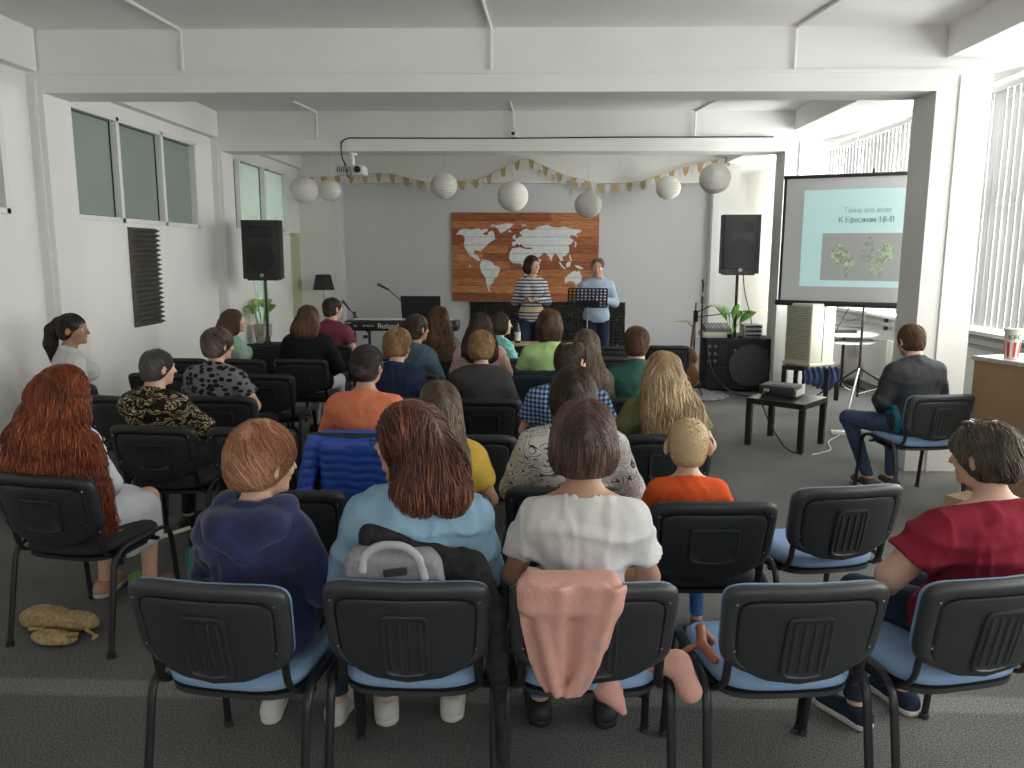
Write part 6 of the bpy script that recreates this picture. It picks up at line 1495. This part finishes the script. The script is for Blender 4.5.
for k, (dx, dy) in enumerate(((-0.05, -0.72), (-0.50, 0.28), (0.62, 0.35))):
    MB().tube([(0, 0.045, 0.45), (dx, 0.045+dy, 0.012)], 0.011, seg=8).build('leg', mat('satin_steel', (0.30, 0.30, 0.31), 0.5, metal=0.6) if k == 0 else BLKMETAL, root)
    MB().tube([(0, 0.045, 0.13), (dx*0.5, 0.045+dy*0.5, 0.225)], 0.006, seg=8).build('brace', CHROME, root)
# radiator under the window sill
root = empty('radiator', (XR-0.13, 9.35, 0.10), 0, 'white ribbed radiator under the window sill', 'radiator')
RADM = mat('radiator_enamel', (0.66, 0.66, 0.63), 0.35)
for k in range(16):
    MB().box((0, 0.04+k*0.062, 0.30), (0.09, 0.052, 0.58), bevel=0.012).build('radiator_section', RADM, root, auto=40)
MB().tube([(0.05, 1.04, 0.05), (0.05, 1.5, 0.05)], 0.011, seg=8).tube([(0.05, 1.04, 0.55), (0.05, 1.8, 0.55)], 0.011, seg=8).build('supply_pipe', RADM, root)
for k in range(2): MB().box((0, 0.12+k*0.74, -0.045), (0.05, 0.03, 0.11)).build('bracket', RADM, root)
# cable trunking and hooks below the sill
root = empty('wall_trunking', (XR-0.03, 6.9, 0.80), 0, 'grey cable trunking with black clamps along the wall below the sill', 'cable trunking')
for z_ in (0.0, 0.10): MB().span((-0.02, 0, z_), (0.03, 6.0, z_+0.035), 0.004).build('rail', mat('trunking_grey', (0.42, 0.42, 0.42), 0.5), root)
for y_ in (2.75, 3.75):
    for z_ in (0.017, 0.117): MB().box((-0.035, y_, z_), (0.04, 0.07, 0.05), bevel=0.006).build('clamp', BLACK, root)
# oval white drum table with folded music stand near the window
root = empty('round_table', (4.12, 10.7, 0), 0, 'white oval table by the window behind the screen tripod', 'table')
MB().lathe([(0, 0.72), (0.42, 0.72), (0.43, 0.735), (0.42, 0.75), (0, 0.75)], seg=40).build('table_top', TRIMW, root, auto=40)
MB().lathe([(0.36, 0.63), (0.40, 0.63), (0.40, 0.655), (0.36, 0.655)], seg=40).build('lower_ring', TRIMW, root, auto=40)
MB().cyl((0, 0, 0.02), (0, 0, 0.72), 0.02, seg=12).build('column', BLKMETAL, root)
for k in range(4):
    a = R(45+90*k); MB().tube([(0, 0, 0.10), (0.34*math.cos(a), 0.34*math.sin(a), 0.012)], 0.012, seg=8).build('leg', BLKMETAL, root)
    MB().tube([(0.20*math.cos(a), 0.20*math.sin(a), 0.72), (0.38*math.cos(a), 0.38*math.sin(a), 0.64)], 0.008, seg=8).build('ring_strut', TRIMW, root)
root = empty('folding_music_stand', (4.05, 10.65, 0.752), 0, 'folded black music stand lying on the white oval table', 'music stand')
MB().box((-0.05, 0, 0.02), (0.5, 0.10, 0.04), bevel=0.006).build('folded_tray', BLACK, root)
for a_, b_ in (((-0.25, 0, 0.05), (0.25, 0, 0.20)), ((-0.05, 0, 0.04), (0.12, 0.0, 0.40)), ((-0.3, 0, 0.12), (0.3, 0, 0.06)), ((-0.28, 0, 0.02), (-0.28, 0, 0.28))): MB().tube([a_, b_], 0.007, seg=8).build('rod', BLKMETAL, root)
# cloth bags and boxes stored along the wall
root = empty('white_sack', (4.45, 11.2, 0), 0, 'white cloth sack standing on the floor by the window wall', 'sack')
F = Field((-0.2, -0.35, 0), (0.2, 0.35, 0.7), 0.014); F.ell((0, 0, 0.20), (0.15, 0.24, 0.20), 0.05); F.ell((0, 0.02, 0.42), (0.10, 0.18, 0.20), 0.06); F.rough(0.012, 18, 2); F.plane((0, 0, 0.004), (0, 0, -1)); sdf_object(F, 'sack_cloth', WHITEC, root)
tag(MB().box((3.93, 11.45, 0.11), (0.5, 0.30, 0.22), bevel=0.01).build('carton', mat('cardboard', (0.38, 0.25, 0.14), 0.8)), 'brown carton on the floor behind the low tables', 'carton')
tag(MB().box((3.93, 11.45, 0.30), (0.42, 0.28, 0.16), bevel=0.01).build('storage_box', mat('plum_box', (0.10, 0.045, 0.04), 0.7)), 'dark plum box on top of the brown carton', 'box')
tag(MB().box((3.92, 11.42, 0.43), (0.22, 0.2, 0.10), bevel=0.006).build('small_carton', mat('light_cardboard', (0.50, 0.30, 0.15), 0.8)), 'small tan carton topping the plum box', 'carton')
# counter with a drinks cup
pa, pb = Vector((3.12, 5.72, 0)), Vector((3.52, 4.62, 0)); d = (pb-pa).normalized(); nn = Vector((-d.y, d.x, 0))
root = empty('counter', pa, math.atan2(d.y, d.x), 'light wooden counter with a pale stone top at the right edge', 'counter')
WOODC = mat('beech_veneer', (0.42, 0.265, 0.145), 0.45, noise=0.06, nscale=5, stretch=(1, 1, 0.15))
MB().span((0, 0.02, 0.0), (1.5, 0.60, 1.035)).build('counter_body', WOODC, root)
MB().span((-0.01, 0.0, 1.035), (1.51, 0.62, 1.065), 0.004).build('counter_top', mat('pale_stone', (0.60, 0.58, 0.54), 0.3, col2=(0.48, 0.45, 0.41), nscale=40), root)
MB().box((0.75, 0.018, 0.52), (0.004, 0.006, 1.0)).build('panel_joint', mat('joint_brown', (0.2, 0.12, 0.07), 0.6), root)
def Pc(u, v): return pa+d*u+nn*v
c = Pc(0.20, 0.12)
root = empty('drinks_cup', (c.x, c.y, 1.067), R(-10), 'tall paper cup with red stripes on the counter', 'cup')
CUP = mat('cup_paper', (0.68, 0.65, 0.60), 0.5)
MB().lathe([(0, 0.002), (0.042, 0.002), (0.058, 0.195), (0.054, 0.195), (0, 0.19)], seg=32).build('cup_body', CUP, root, auto=40)
MB().lathe([(0.060, 0.193), (0.061, 0.20), (0.056, 0.207), (0, 0.207)], seg=32).build('lid', mat('cup_lid', (0.55, 0.55, 0.53), 0.3), root, auto=40)
MB().cyl((0.01, 0, 0.206), (0.018, 0, 0.262), 0.0035, seg=8).build('straw', mat('straw_grey', (0.25, 0.25, 0.27), 0.4), root)
RED = mat('cup_red', (0.55, 0.03, 0.03), 0.5)
for k in range(8):
    a0 = R(-90-12+45*k); mb = MB(); R_ = []
    for z_ in (0.012, 0.115):
        rr = 0.042+(z_-0.002)/0.193*0.016+0.0006
        R_.append([Vector((rr*math.cos(a0+q*R(5)), rr*math.sin(a0+q*R(5)), z_)) for q in range(5)]+[Vector(((rr+0.0006)*math.cos(a0+q*R(5)), (rr+0.0006)*math.sin(a0+q*R(5)), z_)) for q in (4, 3, 2, 1, 0)])
    mb.rings(R_); mb.build('red_stripe', RED, root)
for q, ch in enumerate('KFC'):
    a = R(-90+(q-1)*30-6); text('cup_lettering', ch, 0.042, BLACK, root, (0.0555*math.cos(a), 0.0555*math.sin(a), 0.148), (R(90), 0, a+R(90)), extrude=0.0008)
tag(MB().box((2.86, 5.12, 0.105), (0.24, 0.18, 0.21), rot=(0, 0, R(30)), bevel=0.003).build('floor_carton', mat('carton_tan', (0.42, 0.31, 0.18), 0.8)), 'tan carton on the floor behind the chair of the man by the column', 'carton')

# ---------------------------------------------------------------- coats and bags on the chairs and floor
def chair_frame(key):
    x, y, dg = CH[key]; return (x, y, 0), R(dg)
# pink cardigan hanging over a3
loc, rz = chair_frame('a3'); root = empty('pink_cardigan', loc, rz, 'pink textured cardigan hanging over the chair back behind the white T-shirt', 'cardigan')
PINK = cloth('dusty_pink_knit', (0.68, 0.37, 0.32), 0.04, 30, 0, 0.5, 260)
F = Field((-0.28, -0.42, 0.30), (0.42, -0.02, 0.90), 0.0065)
hx = -0.055
X, Y, Z = F.grid()
u = (0.90-Z); half = np.interp(Z, [0.44, 0.50, 0.58, 0.72, 0.83], [0.035, 0.075, 0.105, 0.135, 0.155]); cxm = np.interp(Z, [0.44, 0.55, 0.70, 0.83], [-0.085, -0.085, -0.085, -0.07])
fold = 0.013*np.sin((X-cxm)/half*6.0+0.6)+0.006*np.sin((X-cxm)/half*13+2+6*Z)
yb_ = -0.215-(Z-0.5)*0.22+(X/0.25)**2*0.035-0.045
dsl = np.maximum(np.abs(Y-(yb_+fold))-0.011, np.abs(X-cxm)-half)*0.8
dsl = np.maximum(dsl, np.maximum(0.465+0.0*X-Z, Z-0.845))
F.d = np.minimum(F.d, dsl).astype(np.float32)
F.rbox((-0.07, back_y(0, 0.80)+0.012, 0.795), (0.150, 0.064, 0.058), 0.036, 0.02)
for (p, q, r0, r1) in (((-0.17, -0.30, 0.80), (-0.105, -0.268, 0.48), 0.024, 0.014), ((0.0, -0.315, 0.80), (-0.01, -0.285, 0.62), 0.024, 0.016), ((-0.01, -0.285, 0.62), (-0.075, -0.268, 0.475), 0.016, 0.012), ((0.055, -0.31, 0.80), (0.03, -0.285, 0.64), 0.018, 0.012)):
    F.cap(p, q, r0, r1, k=0.012)
sdf_object(F, 'cardigan_body', PINK, root)
F = Field((0.0, -0.32, 0.28), (0.42, 0.06, 0.62), 0.0075)
F.cap((0.06, -0.10, 0.50), (0.285, -0.13, 0.50), 0.03, 0.035, k=0.03); F.cap((0.285, -0.13, 0.50), (0.315, -0.17, 0.43), 0.036, 0.04, k=0.03); F.cap((0.06, -0.16, 0.44), (0.11, -0.17, 0.36), 0.05, 0.012, k=0.03); F.rough(0.004, 40, 3)
sdf_object(F, 'cardigan_sleeve', PINK, root)
# grey backpack and black jacket on a2
loc, rz = chair_frame('a2'); root = empty('backpack', loc, rz, 'grey backpack wedged between the denim shirt and the chair back', 'backpack')
F = Field((-0.24, -0.30, 0.50), (0.24, 0.02, 0.98), 0.008); F.rbox((-0.045, -0.195, 0.715), (0.145, 0.05, 0.19), 0.045, 0.0, None); F.cap((-0.15, -0.21, 0.85), (-0.16, -0.19, 0.66), 0.03, k=0.02); F.cap((0.075, -0.21, 0.85), (0.10, -0.19, 0.66), 0.03, k=0.02); F.rough(0.005, 28, 4); F.plane((0, -0.180, 0.6), (0, -1, -0.22)); F.plane((0, 0, 0.56), (0, 0, -1))
GREYB = cloth('grey_marl', (0.26, 0.255, 0.28), 0.1, 60)
sdf_object(F, 'bag_body', GREYB, root)
MB().tube([(-0.13, -0.235, 0.84), (-0.125, -0.235, 0.89), (-0.08, -0.235, 0.925), (-0.005, -0.235, 0.925), (0.04, -0.235, 0.89), (0.055, -0.235, 0.82)], 0.013, seg=10, rad2=0.009, corner=0.04).build('carry_loop', cloth('light_grey_webbing', (0.42, 0.42, 0.44)), root, auto=60)
MB().box((-0.03, -0.247, 0.845), (0.07, 0.012, 0.022), rot=(0, R(-8), 0), bevel=0.004).build('logo_patch', BLACK, root)
loc, rz = chair_frame('a2'); root = empty('black_jacket', loc, rz, 'black jacket hanging off the right side of the chair behind the denim shirt', 'jacket')
F = Field((-0.25, -0.32, 0.15), (0.36, 0.08, 1.0), 0.0085)
F.cap((0.17, -0.14, 0.82), (0.262, -0.19, 0.70), 0.05, 0.035, k=0.04); F.cap((0.262, -0.19, 0.70), (0.272, -0.20, 0.55), 0.034, 0.026, k=0.03); F.cap((0.268, -0.20, 0.55), (0.285, -0.19, 0.22), 0.028, 0.012, k=0.03)
F.rbox((0.04, -0.165, 0.77), (0.185, 0.030, 0.19), 0.03, 0.03); F.plane((0.0, 0, 0.925), (0.28, 0, 1.0), 0.02); F.crease(0.009, 16, 6); F.rough(0.003, 60, 7)
sdf_object(F, 'jacket_body', cloth('black_twill', (0.022, 0.022, 0.024), 0.3, 40), root)
# blue puffer on c2
loc, rz = chair_frame('c2'); root = empty('puffer_jacket', loc, rz, 'royal blue quilted puffer jacket hung on the chair behind the coral sweater', 'jacket')
F = Field((-0.42, -0.44, 0.36), (0.34, -0.05, 0.90), 0.0085)
F.rbox((0.05, -0.295, 0.60), (0.205, 0.030, 0.20), 0.028, 0.0, rotm('X', 12)); F.cap((-0.19, -0.28, 0.765), (-0.27, -0.29, 0.44), 0.050, 0.040, k=0.004); F.cap((-0.13, -0.265, 0.80), (0.22, -0.265, 0.80), 0.036, k=0.03)
X, Y, Z = F.grid(); F.d = (F.d-0.007*np.abs(np.sin((Z+0.06*X+0.006*np.sin(X*40))*math.pi/0.048))**0.7+0.003).astype(np.float32); F.rough(0.003, 60, 3)
sdf_object(F, 'quilted_shell', mat('royal_blue_nylon', (0.028, 0.085, 0.44), 0.42, bump=0.1, bscale=60), root)
# dark jacket on e6
loc, rz = chair_frame('e6'); root = empty('dark_jacket', loc, rz, 'dark teal jacket spread over the chair behind the lime T-shirt', 'jacket')
F = Field((-0.34, -0.42, 0.30), (0.34, -0.05, 0.92), 0.012); F.rbox((-0.02, -0.29, 0.60), (0.28, 0.030, 0.25), 0.028, 0.0, rotm('X', 12)); F.cap((-0.24, -0.25, 0.84), (0.24, -0.25, 0.84), 0.035, k=0.03); F.rough(0.010, 24, 6); F.rough(0.004, 55, 7)
sdf_object(F, 'jacket_body', cloth('dark_teal_cloth', (0.022, 0.036, 0.045)), root)
# made-up strap on the empty a4 seat, for an unclear hand-like shape
x, y, dg = CH['a4']; ox, oy = rot2(R(dg), -0.235, -0.02)
root = empty('made_up_strap', (x+ox, y+oy, 0.487), R(dg), 'made-up reddish-brown strap with a buckle, in place of a hand-like shape on the empty seat', 'strap')
F = Field((-0.12, -0.14, -0.01), (0.12, 0.14, 0.10), 0.005)
for a_, b_, r_ in (((0.02, -0.08, 0.02), (0.0, -0.01, 0.035), 0.016), ((0.0, -0.01, 0.035), (0.02, 0.07, 0.05), 0.017), ((0.0, 0.0, 0.035), (-0.06, -0.015, 0.018), 0.010), ((0.02, 0.07, 0.05), (0.05, 0.05, 0.015), 0.015)): F.cap(a_, b_, r_, k=0.006)
F.plane((0, 0, 0.001), (0, 0, -1)); sdf_object(F, 'strap_loop', mat('red_brown_leather', (0.32, 0.105, 0.06), 0.4), root)
MB().box((-0.045, -0.05, 0.008), (0.03, 0.02, 0.014), bevel=0.004).build('buckle', BLACK, root)
# woven bag on the floor at the left
root = empty('woven_bag', (-2.24, 3.44, 0), R(-12), 'crumpled tan woven bag lying on the carpet under the red-haired woman', 'bag')
STRAW = mat('woven_straw', (0.40, 0.285, 0.14), 0.9, noise=0.3, nscale=60, bump=0.8, bscale=120)
F = Field((-0.26, -0.2, 0.0), (0.30, 0.2, 0.16), 0.006)
F.ell((-0.09, 0.04, 0.05), (0.13, 0.085, 0.055), 0.02); F.ell((0.06, 0.05, 0.045), (0.13, 0.06, 0.045), 0.015); F.ell((0.07, -0.085, 0.03), (0.12, 0.055, 0.032), 0.006); F.cap((-0.08, -0.035, 0.075), (0.17, -0.02, 0.06), 0.020, op='sub', k=0.01); F.cap((-0.16, 0.05, 0.11), (0.02, 0.06, 0.10), 0.012, op='sub', k=0.02)
F.rough(0.006, 40, 5); F.rough(0.003, 120, 6); F.plane((0, 0, 0.003), (0, 0, -1)); sdf_object(F, 'bag_body', STRAW, root)
for a_ in (-0.10, -0.03, 0.04, 0.10): MB().tube([(0.02+a_, -0.06, 0.05), (0.05+a_, -0.10, 0.06), (0.09+a_, -0.07, 0.055)], 0.008, seg=8, corner=0.02).build('handle_loop', STRAW, root, auto=60)
MB().tube([(0.14, 0.02, 0.03), (0.22, 0.0, 0.012), (0.245, -0.02, 0.03), (0.225, -0.03, 0.012)], 0.008, seg=8, corner=0.02).build('tassel', STRAW, root, auto=60)
root = empty('juice_carton', (-2.10, 3.98, 0), R(-15), 'green and orange drinks carton on the carpet', 'carton')
MB().box((0, 0, 0.045), (0.11, 0.07, 0.05)).build('green_half', mat('carton_green', (0.17, 0.36, 0.07), 0.5), root); MB().box((0, 0, 0.011), (0.11, 0.07, 0.020)).build('orange_half', mat('carton_orange', (0.50, 0.20, 0.03), 0.5), root)
tag(MB().box((-2.02, 4.02, 0.25), (0.20, 0.29, 0.02), rot=(R(0), R(-25), R(-30)), bevel=0.003).build('open_book', mat('book_pages', (0.55, 0.51, 0.42), 0.8)), 'open pale book on the lap of the woman in white', 'book')
root = empty('drinking_bottle', (-1.80, 3.98, 0), 0, 'teal drinking bottle on the floor between the rows', 'bottle')
MB().lathe([(0, 0), (0.045, 0), (0.047, 0.20), (0.03, 0.235), (0, 0.235)], seg=24).build('bottle_body', mat('teal_plastic', (0.03, 0.27, 0.26), 0.35), root, auto=40)
MB().lathe([(0.028, 0.233), (0.03, 0.275), (0, 0.28)], seg=24).build('cap', BLACK, root, auto=40)
